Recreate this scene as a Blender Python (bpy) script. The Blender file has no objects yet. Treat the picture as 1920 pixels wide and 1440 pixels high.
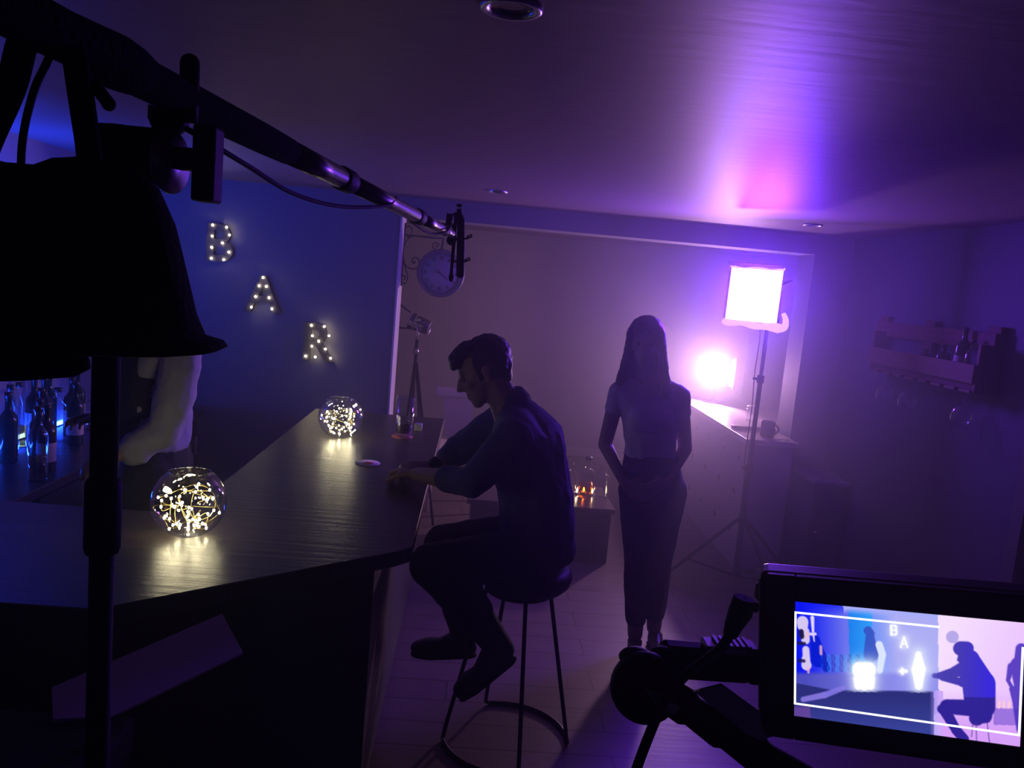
import bpy, bmesh, math, random
from mathutils import Vector, Matrix, Quaternion
random.seed(7)
S = bpy.context.scene
COL = S.collection
PI = math.pi
R = math.radians

# ------------------------------------------------------------------ camera
def make_camera():
    cd = bpy.data.cameras.new('camera')
    cd.sensor_fit = 'HORIZONTAL'
    cd.sensor_width = 36.0
    cd.lens = 1500.0 / 1920.0 * 36.0
    cd.clip_start = 0.02
    cd.clip_end = 60
    co = bpy.data.objects.new('camera', cd)
    COL.objects.link(co)
    yaw, pitch, roll = R(2.9), R(7.37), R(5.1)
    fh = Vector((math.sin(yaw), math.cos(yaw), 0))
    r = Vector((math.cos(yaw), -math.sin(yaw), 0))
    z = Vector((0, 0, 1))
    f = fh * math.cos(pitch) - z * math.sin(pitch)
    u = z * math.cos(pitch) + fh * math.sin(pitch)
    r2 = r * math.cos(roll) + u * math.sin(roll)
    u2 = u * math.cos(roll) - r * math.sin(roll)
    m = Matrix((r2, u2, -f)).transposed().to_4x4()
    m.translation = Vector((0, 0, 1.70))
    co.matrix_world = m
    S.camera = co
make_camera()

# ------------------------------------------------------------------ view, world, light paths
S.view_settings.view_transform = 'Standard'
S.view_settings.look = 'None'
S.view_settings.gamma = 1.0
S.view_settings.use_curve_mapping = False
S.view_settings.exposure = 0.0
S.cycles.use_adaptive_sampling = True
S.cycles.adaptive_threshold = 0.06
S.cycles.max_bounces = 6
S.cycles.diffuse_bounces = 2
S.cycles.glossy_bounces = 4
S.cycles.transmission_bounces = 6
S.cycles.transparent_max_bounces = 16
S.cycles.volume_bounces = 0
S.cycles.sample_clamp_indirect = 3.0
S.cycles.sample_clamp_direct = 0.0
S.cycles.use_light_tree = True
S.cycles.caustics_reflective = False
S.cycles.caustics_refractive = False
S.cycles.use_denoising = True

HAZE = 0.085       # in the back room, where the smoke hangs; thinner towards the camera
w = bpy.data.worlds.new('room_air')
S.world = w
w.use_nodes = True
wn = w.node_tree
bg = wn.nodes['Background']
bg.inputs['Color'].default_value = (0.02, 0.02, 0.05, 1)
bg.inputs['Strength'].default_value = 0.0
vs = wn.nodes.new('ShaderNodeVolumeScatter')
vs.inputs['Color'].default_value = (1, 1, 1, 1)
vs.inputs['Density'].default_value = HAZE
vs.inputs['Anisotropy'].default_value = 0.70
gp = wn.nodes.new('ShaderNodeNewGeometry')
sx = wn.nodes.new('ShaderNodeSeparateXYZ')
wn.links.new(gp.outputs['Position'], sx.inputs[0])
mr = wn.nodes.new('ShaderNodeMapRange')
mr.interpolation_type = 'SMOOTHSTEP'
mr.inputs['From Min'].default_value = 1.5
mr.inputs['From Max'].default_value = 6.2
mr.inputs['To Min'].default_value = HAZE * 0.15
mr.inputs['To Max'].default_value = HAZE
wn.links.new(sx.outputs['Y'], mr.inputs['Value'])
wn.links.new(mr.outputs[0], vs.inputs['Density'])
w.cycles.volume_step_size = 1.7
wn.links.new(vs.outputs[0], wn.nodes['World Output'].inputs['Volume'])

# ------------------------------------------------------------------ materials
MATS = {}
def mat(name, color, rough=0.5, metal=0.0, spec=0.5, noise=0.0, scale=20.0, bump=0.0, stretch=(1, 1, 1), color2=None, sheen=0.0):
    if name in MATS:
        return MATS[name]
    m = bpy.data.materials.new(name)
    m.use_nodes = True
    nt = m.node_tree
    b = nt.nodes['Principled BSDF']
    b.inputs['Base Color'].default_value = (*color, 1)
    b.inputs['Roughness'].default_value = rough
    b.inputs['Metallic'].default_value = metal
    b.inputs['Specular IOR Level'].default_value = spec
    if sheen:
        b.inputs['Sheen Weight'].default_value = sheen
    if noise or bump:
        tc = nt.nodes.new('ShaderNodeTexCoord')
        mp = nt.nodes.new('ShaderNodeMapping')
        mp.inputs['Scale'].default_value = stretch
        nz = nt.nodes.new('ShaderNodeTexNoise')
        nz.inputs['Scale'].default_value = scale
        nz.inputs['Detail'].default_value = 4
        nt.links.new(tc.outputs['Object'], mp.inputs[0])
        nt.links.new(mp.outputs[0], nz.inputs['Vector'])
        if noise:
            mx = nt.nodes.new('ShaderNodeMix')
            mx.data_type = 'RGBA'
            c2 = color2 or tuple(max(0, c * (1 - noise)) for c in color)
            mx.inputs['A'].default_value = (*color, 1)
            mx.inputs['B'].default_value = (*c2, 1)
            nt.links.new(nz.outputs['Fac'], mx.inputs['Factor'])
            nt.links.new(mx.outputs['Result'], b.inputs['Base Color'])
        if bump:
            bp = nt.nodes.new('ShaderNodeBump')
            bp.inputs['Strength'].default_value = bump
            bp.inputs['Distance'].default_value = 0.01
            nt.links.new(nz.outputs['Fac'], bp.inputs['Height'])
            nt.links.new(bp.outputs[0], b.inputs['Normal'])
    MATS[name] = m
    return m

def emit(name, color, strength):
    if name in MATS:
        return MATS[name]
    m = bpy.data.materials.new(name)
    m.use_nodes = True
    nt = m.node_tree
    nt.nodes.remove(nt.nodes['Principled BSDF'])
    e = nt.nodes.new('ShaderNodeEmission')
    e.inputs[0].default_value = (*color, 1)
    e.inputs[1].default_value = strength
    nt.links.new(e.outputs[0], nt.nodes['Material Output'].inputs['Surface'])
    MATS[name] = m
    return m

def thin_glass(name, tint=(0.95, 0.97, 1.0), gloss=0.02, base=0.09, power=3.0):
    """thin-walled clear glass: fresnel mix of see-through and mirror"""
    if name in MATS:
        return MATS[name]
    m = bpy.data.materials.new(name)
    m.use_nodes = True
    nt = m.node_tree
    nt.nodes.remove(nt.nodes['Principled BSDF'])
    t = nt.nodes.new('ShaderNodeBsdfTransparent')
    t.inputs[0].default_value = (*tint, 1)
    g = nt.nodes.new('ShaderNodeBsdfGlossy')
    g.inputs['Roughness'].default_value = gloss
    fw = nt.nodes.new('ShaderNodeLayerWeight')
    fw.inputs['Blend'].default_value = 0.5
    pw = nt.nodes.new('ShaderNodeMath'); pw.operation = 'POWER'; pw.inputs[1].default_value = power
    nt.links.new(fw.outputs['Facing'], pw.inputs[0])
    lw = nt.nodes.new('ShaderNodeMath'); lw.operation = 'MULTIPLY_ADD'; lw.inputs[1].default_value = 0.85; lw.inputs[2].default_value = base
    nt.links.new(pw.outputs[0], lw.inputs[0])
    mx = nt.nodes.new('ShaderNodeMixShader')
    nt.links.new(lw.outputs[0], mx.inputs[0])
    nt.links.new(t.outputs[0], mx.inputs[1])
    nt.links.new(g.outputs[0], mx.inputs[2])
    nt.links.new(mx.outputs[0], nt.nodes['Material Output'].inputs['Surface'])
    MATS[name] = m
    return m

def plank_mat(name, c1, c2, length, width, rough, along='X', spec=0.5, grain=0.35, gap=0.004, bump=0.25):
    if name in MATS:
        return MATS[name]
    m = bpy.data.materials.new(name)
    m.use_nodes = True
    nt = m.node_tree
    b = nt.nodes['Principled BSDF']
    b.inputs['Roughness'].default_value = rough
    b.inputs['Specular IOR Level'].default_value = spec
    tc = nt.nodes.new('ShaderNodeTexCoord')
    mp = nt.nodes.new('ShaderNodeMapping')
    if along == 'Y':
        mp.inputs['Rotation'].default_value = (0, 0, PI / 2)
    nt.links.new(tc.outputs['Object'], mp.inputs[0])
    br = nt.nodes.new('ShaderNodeTexBrick')
    br.inputs['Scale'].default_value = 1.0
    br.inputs['Brick Width'].default_value = length
    br.inputs['Row Height'].default_value = width
    br.inputs['Mortar Size'].default_value = gap
    br.inputs['Color1'].default_value = (*c1, 1)
    br.inputs['Color2'].default_value = (*c2, 1)
    br.inputs['Mortar'].default_value = (*[c * 0.35 for c in c1], 1)
    nt.links.new(mp.outputs[0], br.inputs['Vector'])
    mp2 = nt.nodes.new('ShaderNodeMapping')
    mp2.inputs['Scale'].default_value = (1.5, 22, 22)
    nt.links.new(mp.outputs[0], mp2.inputs[0])
    nz = nt.nodes.new('ShaderNodeTexNoise')
    nz.inputs['Scale'].default_value = 2.2
    nz.inputs['Detail'].default_value = 6
    nt.links.new(mp2.outputs[0], nz.inputs['Vector'])
    mx = nt.nodes.new('ShaderNodeMix')
    mx.data_type = 'RGBA'
    mx.blend_type = 'MULTIPLY'
    mx.inputs['Factor'].default_value = grain
    nt.links.new(br.outputs['Color'], mx.inputs['A'])
    nt.links.new(nz.outputs['Color'], mx.inputs['B'])
    nt.links.new(mx.outputs['Result'], b.inputs['Base Color'])
    rr = nt.nodes.new('ShaderNodeMapRange')
    rr.inputs['To Min'].default_value = rough - 0.1
    rr.inputs['To Max'].default_value = rough + 0.12
    nt.links.new(nz.outputs['Fac'], rr.inputs['Value'])
    nt.links.new(rr.outputs[0], b.inputs['Roughness'])
    bp = nt.nodes.new('ShaderNodeBump')
    bp.inputs['Strength'].default_value = bump
    bp.inputs['Distance'].default_value = 0.004
    nt.links.new(nz.outputs['Fac'], bp.inputs['Height'])
    nt.links.new(bp.outputs[0], b.inputs['Normal'])
    MATS[name] = m
    return m

# ------------------------------------------------------------------ mesh helpers
def V(*a):
    return Vector(a)

def link(o, parent=None):
    COL.objects.link(o)
    if parent is not None:
        o.parent = parent
        o.matrix_parent_inverse = Matrix.Translation(-parent_loc(parent))
    return o

def parent_loc(p):
    v = Vector(p.location)
    while p.parent is not None:
        p = p.parent
        if p.type == 'EMPTY' or True:
            pass
    return v

class MB:
    """collects shapes in world coordinates, then links them as one mesh object"""
    def __init__(self):
        self.bm = bmesh.new()
        self.mi = 0
    def _tag(self, faces):
        for f in faces:
            f.material_index = self.mi
    def box(self, lo, hi, rot=None, pivot=None, bevel=0.0, seg=2):
        lo, hi = Vector(lo), Vector(hi)
        c, d = (lo + hi) / 2, hi - lo
        g = bmesh.ops.create_cube(self.bm, size=1.0)
        vs = g['verts']
        bmesh.ops.scale(self.bm, vec=d, verts=vs)
        fs = list({f for v in vs for f in v.link_faces})
        if bevel > 0:
            es = list({e for v in vs for e in v.link_edges})
            r = bmesh.ops.bevel(self.bm, geom=es, offset=bevel, segments=seg, affect='EDGES', profile=0.5)
            vs = list({v for f in r['faces'] for v in f.verts} | {v for v in vs if v.is_valid})
            fs = list({f for v in vs for f in v.link_faces})
        if rot is not None:
            bmesh.ops.rotate(self.bm, cent=(0, 0, 0), matrix=rot, verts=vs)
        bmesh.ops.translate(self.bm, vec=c, verts=vs)
        self._tag(fs)
        return vs
    def tube(self, pts, r, n=12, caps=True, closed=False, smooth=True):
        pts = [Vector(p) for p in pts]
        N = len(pts)
        rs = r if isinstance(r, (list, tuple)) else [r] * N
        rings = []
        prev = None
        for i, p in enumerate(pts):
            if closed:
                t = pts[(i + 1) % N] - pts[i - 1]
            elif i == 0:
                t = pts[1] - p
            elif i == N - 1:
                t = p - pts[i - 1]
            else:
                t = (pts[i + 1] - p).normalized() + (p - pts[i - 1]).normalized()
            if t.length < 1e-9:
                t = V(0, 0, 1)
            t.normalize()
            if prev is None:
                a = V(0, 0, 1) if abs(t.z) < 0.9 else V(1, 0, 0)
                x = t.cross(a).normalized()
            else:
                x = (prev - t * prev.dot(t))
                if x.length < 1e-6:
                    x = t.cross(V(0, 0, 1))
                x.normalize()
            prev = x
            y = t.cross(x)
            rings.append([self.bm.verts.new(p + (x * math.cos(2 * PI * k / n) + y * math.sin(2 * PI * k / n)) * rs[i]) for k in range(n)])
        fs = []
        M = N if closed else N - 1
        for i in range(M):
            A, B = rings[i], rings[(i + 1) % N]
            for k in range(n):
                f = self.bm.faces.new((A[k], A[(k + 1) % n], B[(k + 1) % n], B[k]))
                f.smooth = smooth
                fs.append(f)
        if caps and not closed:
            fs.append(self.bm.faces.new(rings[0][::-1]))
            fs.append(self.bm.faces.new(rings[-1]))
        self._tag(fs)
        return rings
    def lathe(self, prof, center=(0, 0, 0), n=24, axis=None, smooth=True, wrap=False):
        """prof: list of (radius, height); turned about z (or axis) at center"""
        c = Vector(center)
        q = V(0, 0, 1).rotation_difference(Vector(axis).normalized()) if axis is not None else Quaternion()
        rings = []
        for (r, h) in prof:
            if r < 1e-6:
                rings.append([self.bm.verts.new(c + q @ V(0, 0, h))])
            else:
                rings.append([self.bm.verts.new(c + q @ V(r * math.cos(2 * PI * k / n), r * math.sin(2 * PI * k / n), h)) for k in range(n)])
        fs = []
        L = len(rings)
        for i in range(L if wrap else L - 1):
            A, B = rings[i], rings[(i + 1) % L]
            for k in range(n):
                if len(A) == 1 and len(B) == 1:
                    continue
                if len(A) == 1:
                    vs = (A[0], B[(k + 1) % n], B[k])
                elif len(B) == 1:
                    vs = (A[k], A[(k + 1) % n], B[0])
                else:
                    vs = (A[k], A[(k + 1) % n], B[(k + 1) % n], B[k])
                f = self.bm.faces.new(vs)
                f.smooth = smooth
                fs.append(f)
        self._tag(fs)
        return rings
    def ball(self, c, r, seg=16, ring=10, scale=(1, 1, 1), rot=None):
        g = bmesh.ops.create_uvsphere(self.bm, u_segments=seg, v_segments=ring, radius=r)
        vs = g['verts']
        bmesh.ops.scale(self.bm, vec=scale, verts=vs)
        if rot is not None:
            bmesh.ops.rotate(self.bm, cent=(0, 0, 0), matrix=rot, verts=vs)
        bmesh.ops.translate(self.bm, vec=Vector(c), verts=vs)
        fs = list({f for v in vs for f in v.link_faces})
        for f in fs:
            f.smooth = True
        self._tag(fs)
        return vs
    def prism(self, poly, z0, z1):
        """vertical prism over a polygon of (x, y)"""
        a = [self.bm.verts.new((p[0], p[1], z0)) for p in poly]
        b = [self.bm.verts.new((p[0], p[1], z1)) for p in poly]
        n = len(poly)
        fs = [self.bm.faces.new(a[::-1]), self.bm.faces.new(b)]
        for i in range(n):
            fs.append(self.bm.faces.new((a[i], a[(i + 1) % n], b[(i + 1) % n], b[i])))
        self._tag(fs)
    def slab(self, quad, thick):
        """a plate: four corners and a thickness along the normal"""
        q = [Vector(p) for p in quad]
        nrm = (q[1] - q[0]).cross(q[3] - q[0]).normalized()
        a = [self.bm.verts.new(p) for p in q]
        b = [self.bm.verts.new(p - nrm * thick) for p in q]
        fs = [self.bm.faces.new(a), self.bm.faces.new(b[::-1])]
        n = len(q)
        for i in range(n):
            fs.append(self.bm.faces.new((a[i], b[i], b[(i + 1) % n], a[(i + 1) % n])))
        self._tag(fs)
    def build(self, name, mats, parent=None, bevel=0.0, fix=True):
        if fix:
            bmesh.ops.recalc_face_normals(self.bm, faces=self.bm.faces[:])
        me = bpy.data.meshes.new(name)
        if parent is not None:
            bmesh.ops.translate(self.bm, vec=-wloc(parent), verts=self.bm.verts[:])
        self.bm.to_mesh(me)
        self.bm.free()
        for m in (mats if isinstance(mats, (list, tuple)) else [mats]):
            me.materials.append(m)
        o = bpy.data.objects.new(name, me)
        COL.objects.link(o)
        if parent is not None:
            o.parent = parent
        if bevel:
            md = o.modifiers.new('edge', 'BEVEL')
            md.width = bevel
            md.segments = 2
            md.limit_method = 'ANGLE'
        return o

def wloc(o):
    """world place of a thing's origin (parts carry no offset of their own)"""
    v = Vector((0, 0, 0))
    while o is not None:
        v += o.location
        o = o.parent
    return v

def tag(o, label, cat, group=None, kind=None):
    o['label'] = label
    o['category'] = cat
    if group:
        o['group'] = group
    if kind:
        o['kind'] = kind
    return o

def thing(name, label, cat, loc=(0, 0, 0), group=None):
    o = bpy.data.objects.new(name, None)
    o.empty_display_size = 0.05
    COL.objects.link(o)
    o.location = loc
    return tag(o, label, cat, group)

def struct(name, mb, m):
    o = mb.build(name, m)
    o['kind'] = 'structure'
    return o

def copy_thing(o, offset):
    def rec(a, p):
        c = a.copy()
        COL.objects.link(c)
        if p is not None:
            c.parent = p
        for ch in a.children:
            rec(ch, c)
        return c
    c = rec(o, None)
    c.location = Vector(o.location) + Vector(offset)
    return c

def bez(p0, p1, p2, p3, n=12):
    p0, p1, p2, p3 = map(Vector, (p0, p1, p2, p3))
    return [p0 * (1 - t) ** 3 + p1 * 3 * t * (1 - t) ** 2 + p2 * 3 * t * t * (1 - t) + p3 * t ** 3 for t in [i / n for i in range(n + 1)]]

def spline(pts, n=6):
    """Catmull-Rom through the points"""
    P = [Vector(p) for p in pts]
    P = [P[0] * 2 - P[1]] + P + [P[-1] * 2 - P[-2]]
    out = []
    for i in range(1, len(P) - 2):
        a, b, c, d = P[i - 1], P[i], P[i + 1], P[i + 2]
        for k in range(n):
            t = k / n
            out.append(0.5 * ((2 * b) + (c - a) * t + (2 * a - 5 * b + 4 * c - d) * t * t + (3 * b - a - 3 * c + d) * t ** 3))
    out.append(P[-2])
    return out

# palette
BLACK = mat('black_metal', (0.006, 0.006, 0.007), 0.62, 0.0, 0.1)
RUBBER = mat('black_rubber', (0.005, 0.005, 0.006), 0.75, 0.0, 0.2)
FOAM = mat('black_foam', (0.004, 0.004, 0.005), 0.95, 0.0, 0.05, bump=0.3, scale=400)
CLOTH_BLACK = mat('black_cloth', (0.003, 0.003, 0.004), 0.95, 0.0, 0.05, bump=0.4, scale=150)
STEEL = mat('brushed_steel', (0.55, 0.55, 0.58), 0.3, 1.0)
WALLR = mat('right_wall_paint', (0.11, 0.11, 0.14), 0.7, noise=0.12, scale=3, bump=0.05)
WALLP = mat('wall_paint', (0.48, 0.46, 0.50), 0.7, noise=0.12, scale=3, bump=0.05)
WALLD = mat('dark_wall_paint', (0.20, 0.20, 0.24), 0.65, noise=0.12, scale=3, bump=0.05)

# ================================================================== SETTING
CEIL = 2.15
WT = 0.25         # its thickness
WY = 5.06          # the wall with the wide opening
def room():
    m = MB(); m.box((-2.6, -2.6, -0.1), (2.95, 8.2, 0)); 
    struct('floor', m, plank_mat('floor_laminate', (0.19, 0.145, 0.125), (0.16, 0.12, 0.105), 1.25, 0.16, 0.42, 'X'))
    m = MB(); m.box((-2.6, -2.6, CEIL), (2.95, 8.2, CEIL + 0.1))
    struct('ceiling', m, mat('ceiling_paint', (0.21, 0.15, 0.165), 0.48, 0, 0.27, noise=0.12, scale=5, bump=0.16, stretch=(0.8, 4, 1)))
    MATS['ceiling_paint'].node_tree.nodes['Principled BSDF'].inputs['Specular Tint'].default_value = (1.0, .60, .50, 1)   # sheen tinted so the LED panel's streak turns redder
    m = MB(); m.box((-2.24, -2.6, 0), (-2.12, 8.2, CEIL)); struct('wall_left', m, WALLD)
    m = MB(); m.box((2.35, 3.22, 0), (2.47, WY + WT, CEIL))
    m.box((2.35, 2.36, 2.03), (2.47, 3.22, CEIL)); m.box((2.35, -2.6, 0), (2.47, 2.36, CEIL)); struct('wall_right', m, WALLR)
    m = MB(); m.box((-2.24, -2.6, 0), (2.47, -2.5, CEIL)); struct('wall_behind', m, WALLP)
    # bar wall left of the opening
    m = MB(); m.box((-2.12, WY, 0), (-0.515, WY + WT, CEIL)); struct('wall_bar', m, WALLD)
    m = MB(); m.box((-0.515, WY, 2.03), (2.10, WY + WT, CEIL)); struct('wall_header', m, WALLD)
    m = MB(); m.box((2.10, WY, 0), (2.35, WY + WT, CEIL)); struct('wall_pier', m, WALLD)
    # room beyond
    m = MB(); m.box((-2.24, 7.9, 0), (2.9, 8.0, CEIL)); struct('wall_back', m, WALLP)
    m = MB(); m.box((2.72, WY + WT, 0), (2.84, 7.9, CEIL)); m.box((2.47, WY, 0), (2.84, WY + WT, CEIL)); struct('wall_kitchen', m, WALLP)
    # jamb face at the bar wall's end, painted pale to look lit
    m = MB(); m.box((-0.52, WY - 0.006, 0), (-0.508, WY + WT, 2.03), bevel=0.002); struct('jamb_lit_face', m, mat('pale_trim', (0.75, 0.73, 0.72), 0.5))
    m = MB(); m.box((2.335, 2.36, 0), (2.37, 2.43, 2.03)); m.box((2.335, 3.15, 0), (2.37, 3.22, 2.03)); m.box((2.335, 2.43, 1.96), (2.37, 3.15, 2.03))
    struct('trim_2', m, mat('door_trim', (.12, .11, .12), .5))
    m = MB(); m.box((2.39, 2.43, 0.005), (2.43, 3.15, 1.96), bevel=.004); d = struct('door_1', m, mat('dark_door', (.05, .045, .05), .5, noise=.2, scale=9))
    m = MB(); m.tube([(2.38, 3.08, 1.0), (2.34, 3.08, 1.0), (2.34, 2.97, 1.0)], .009); m.build('door_handle', STEEL, d)
    m = MB(); m.box((-2.12, WY - .014, 0), (-0.52, WY, .09), bevel=.003); struct('baseboard_bar', m, mat('pale_trim', (.75, .73, .72), .5))
    m = MB(); m.box((2.336, -2.5, 0), (2.35, 2.36, .09)); m.box((2.336, 3.22, 0), (2.35, WY, .09)); struct('baseboard_right', m, mat('pale_trim', (.75, .73, .72), .5))
    m = MB(); m.box((-2.12, 7.886, 0), (2.72, 7.9, .09)); struct('baseboard_back', m, mat('pale_trim', (.75, .73, .72), .5))
room()


# ================================================================== LAMPS
VIOLET = (0.185, 0.04, 1.0)
def led_panel():
    BLACK = mat('matt_black_metal', (.006, .006, .007), .85, 0, .03)
    c = V(1.552, 4.50, 1.735)
    d = V(-0.62, -0.78, 0.02).normalized()
    u = V(0, 0, 1); s = d.cross(u).normalized(); u = s.cross(d)
    rot = Matrix((s, -d, u)).transposed()
    foot = V(1.682, 4.589, 0)
    t = thing('led_light', 'glaring square violet LED panel on a tall tripod stand before the pier', 'studio light', foot)
    m = MB(); m.box(c - V(0.150, -.004, .150) , c + V(.150, .05, .150), rot=rot, bevel=.006)
    m.build('panel_housing', BLACK, t)
    m = MB(); m.slab([c + d * .012 + s * a * .147 + u * b * .147 for a, b in ((1, -1), (-1, -1), (-1, 1), (1, 1))], .004)
    m.build('light_face', emit('violet_panel', VIOLET, 170), t)
    # rumpled diffusion cloth, panel light through it set as emission, folded round the lower edge and the corner
    m = MB()
    pts = []
    for i in range(15):
        a = -1.02 + 2.1 * i / 14
        pts.append(c + s * (-a * .155) + u * (-.161 - .004 * math.sin(i * .9) - .0007 * i) + d * (.01 + .003 * math.sin(i * .8)))
    m.tube(pts, [.017 + .003 * math.sin(i * 1.1) + .010 * (i / 14) ** 3 for i in range(15)], 10)
    e = pts[-1]
    m.tube(spline([e, e + V(.028, .0, .012), e + V(.034, .01, .05), e + V(.016, .01, .085)], 5), [.024 - .0008 * i for i in range(16)], 10)
    m.build('diffusion_cloth', emit('violet_cloth_glow', (.62, .36, 1.0), 1.3), t)
    m = MB()
    pts = [c + s * (-(-1 + 2 * i / 12) * .155) + u * (.152 + .004 * math.cos(i * 1.05)) + d * .01 for i in range(13)]
    m.tube(pts, [.006 + .002 * math.cos(i * 1.05) for i in range(13)], 8)
    m.build('diffusion_cloth', emit('violet_cloth_glow', (.62, .36, 1.0), 1.3), t)
    m = MB(); m.slab([c + s * a * .15 + u * k + d * j for a, k, j in ((1, .158, .01), (-1, .158, .01), (-1, .172, .075), (1, .172, .075))], .003); m.build('top_flap', BLACK, t)
    # yoke and tilt lever
    m = MB()
    m.tube([c + s * -.165 + V(0, .03, .02), c + s * -.172 + V(0, .05, -.15), V(1.682, 4.589, 1.55)], .007, 8)
    m.build('yoke', BLACK, t)
    m = MB(); m.tube([c + s * -.162 + V(0, .02, .075), V(1.722, 4.55, 1.818)], .006, 8); m.tube([V(1.722, 4.55, 1.818), V(1.776, 4.55, 1.842)], [.010, .006], 8)
    m.lathe([(0, -.012), (.011, -.012), (.011, .012), (0, .012)], V(1.71, 4.55, 1.79), 12)
    m.build('tilt_lever', BLACK, t)
    m = MB(); m.tube([foot + V(0, 0, .05), foot + V(0, 0, .72)], .0165, 16); m.tube([foot + V(0, 0, .72), foot + V(0, 0, 1.26)], .0135, 16); m.tube([foot + V(0, 0, 1.26), foot + V(0, 0, 1.56)], .011, 16)
    m.build('pole', BLACK, t)
    for z, r in ((.72, .022), (1.255, .02)):
        m = MB(); m.lathe([(0, -.022), (r, -.022), (r, .022), (0, .022)], foot + V(0, 0, z), 14)
        m.tube([foot + V(-.015, -.01, z), foot + V(-.05, -.02, z + .004)], .008, 8)
        m.build('collar', BLACK, t)
    hub = foot + V(0, 0, .41)
    for a in (180, 22, -72):
        k = V(math.cos(R(a)), math.sin(R(a)), 0)
        m = MB(); m.tube([hub + k * .02, foot + k * .44 + V(0, 0, .012)], .011, 10); m.ball(foot + k * .44 + V(0, 0, .012), .012, 10, 6)
        o = m.build('leg', BLACK, t)
        m = MB(); m.tube([foot + k * .012 + V(0, 0, .055), foot + k * .30 + V(0, 0, .135)], .007, 8); m.build('brace', BLACK, t)
    m = MB(); m.lathe([(0, -.03), (.024, -.03), (.024, .03), (0, .03)], hub, 14); m.build('hub', BLACK, t)
    m = MB(); m.tube(spline([(1.622, 4.55, 1.575), (1.64, 4.57, 1.476), (1.636, 4.57, 1.288), (1.645, 4.57, 1.099), (1.642, 4.57, .876), (1.644, 4.57, .753), (1.656, 4.575, .65), (1.655, 4.56, .45)], 6), .0028, 8)
    m.build('power_cable', RUBBER, t)
led_panel()

def backlight():
    c = V(1.99, 6.45, 1.12)
    d = V(-0.80, -0.62, 0.03).normalized()
    t = thing('studio_lamp', 'dazzling white lamp standing at the far end of the counter', 'studio light', V(1.99, 6.45, .85))
    m = MB(); m.lathe([(0, -.2), (.03, -.2), (.06, -.18), (.078, -.06), (.112, 0), (.120, .012), (.114, .012), (.110, 0), (0, -.03)], c, axis=d)
    m.build('housing', BLACK, t)
    m = MB(); m.lathe([(0, .005), (.088, 0)], c, axis=d)
    m.build('light_face', emit('white_lamp', (1.0, .53, .95), 480), t)
    e = c + V(.61, -.79, 0) * .118; f = V(-.04, -1, 0)
    m = MB(); m.slab([e + V(0, 0, -.10), e + f * .18 + V(0, 0, -.13), e + f * .18 + V(0, 0, .13), e + V(0, 0, .10)], .003); m.build('barn_door', BLACK, t)  # unseen flap, added to keep the lamp's beam off the right wall
    m = MB(); m.tube([c + V(-.11, 0, 0), c + V(-.11, 0, -.13), c + V(.11, 0, -.13), c + V(.11, 0, 0)], .006, 8); m.build('yoke', BLACK, t)
    m = MB(); m.tube([c + V(0, 0, -.13), c + V(0, 0, -.25)], .012, 10); m.lathe([(0, 0), (.08, 0), (.08, .012), (.02, .02), (0, .02)], V(1.99, 6.45, .85), 20); m.build('base', BLACK, t)
backlight()

def blue_light():
    c = V(-2.0, 3.5, 1.56)
    d = V(.12, .55, .85).normalized()
    t = thing('blue_uplight', 'blue uplight fixed to the left wall above the back bar, behind the black bag', 'light', V(-2.12, 3.5, 1.5))
    m = MB(); m.lathe([(0, -.12), (.05, -.12), (.07, -.05), (.075, .01), (.07, .01), (.068, 0), (0, 0)], c, axis=d); m.build('housing', BLACK, t)
    m = MB(); m.lathe([(0, .002), (.066, .002)], c, axis=d); m.build('light_face', emit('blue_lamp', (.008, .05, 1.0), 420), t)
    m = MB(); m.tube([c - d * .08, V(-2.09, 3.5, 1.44), V(-2.12, 3.5, 1.44)], .012, 10); m.lathe([(0, 0), (.04, 0), (.04, .015), (0, .015)], V(-2.12, 3.5, 1.44), 18, axis=(1, 0, 0)); m.build('wall_bracket', BLACK, t)
blue_light()
def blue_strip():
    t = thing('light_strip', 'thin blue light strip along the wall behind the back-bar bottles', 'light', (-2.1, 3.7, .75))
    m = MB(); m.box((-2.112, 3.1, .75), (-2.098, 4.3, .757)); m.build('channel', BLACK, t)
    m = MB(); m.slab([(-2.111, 3.1, .772), (-2.097, 3.1, .758), (-2.097, 4.3, .758), (-2.111, 4.3, .772)], .002); m.build('light_face', emit('blue_strip', (.01, .06, 1.0), 130), t)
blue_strip()

def ceiling_light(x, y, label, r=.053):
    t = thing('ceiling_light', label, 'ceiling light', (x, y, CEIL), 'recessed ceiling lights')
    c = V(x, y, CEIL)
    m = MB(); m.lathe([(r, 0), (r, -.006), (r * .93, -.009), (r * .80, -.008), (r * .66, -.003), (r * .66, 0)], c, 28)
    m.build('trim_ring', mat('satin_ring', (.5, .5, .52), .3, .9), t)
    m = MB(); m.lathe([(r * .66, -.004), (r * .6, -.002), (r * .3, -.001), (0, -.001)], c, 24)
    m.build('bulb', mat('dark_bulb', (.03, .03, .03), .15), t)
ceiling_light(.014, 1.40, 'round recessed ceiling light nearest the camera, above the room centre')
ceiling_light(.051, 4.25, 'small unlit recessed ceiling light just before the header of the opening')
ceiling_light(1.80, 4.42, 'small recessed ceiling light above the glaring LED panel')

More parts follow.
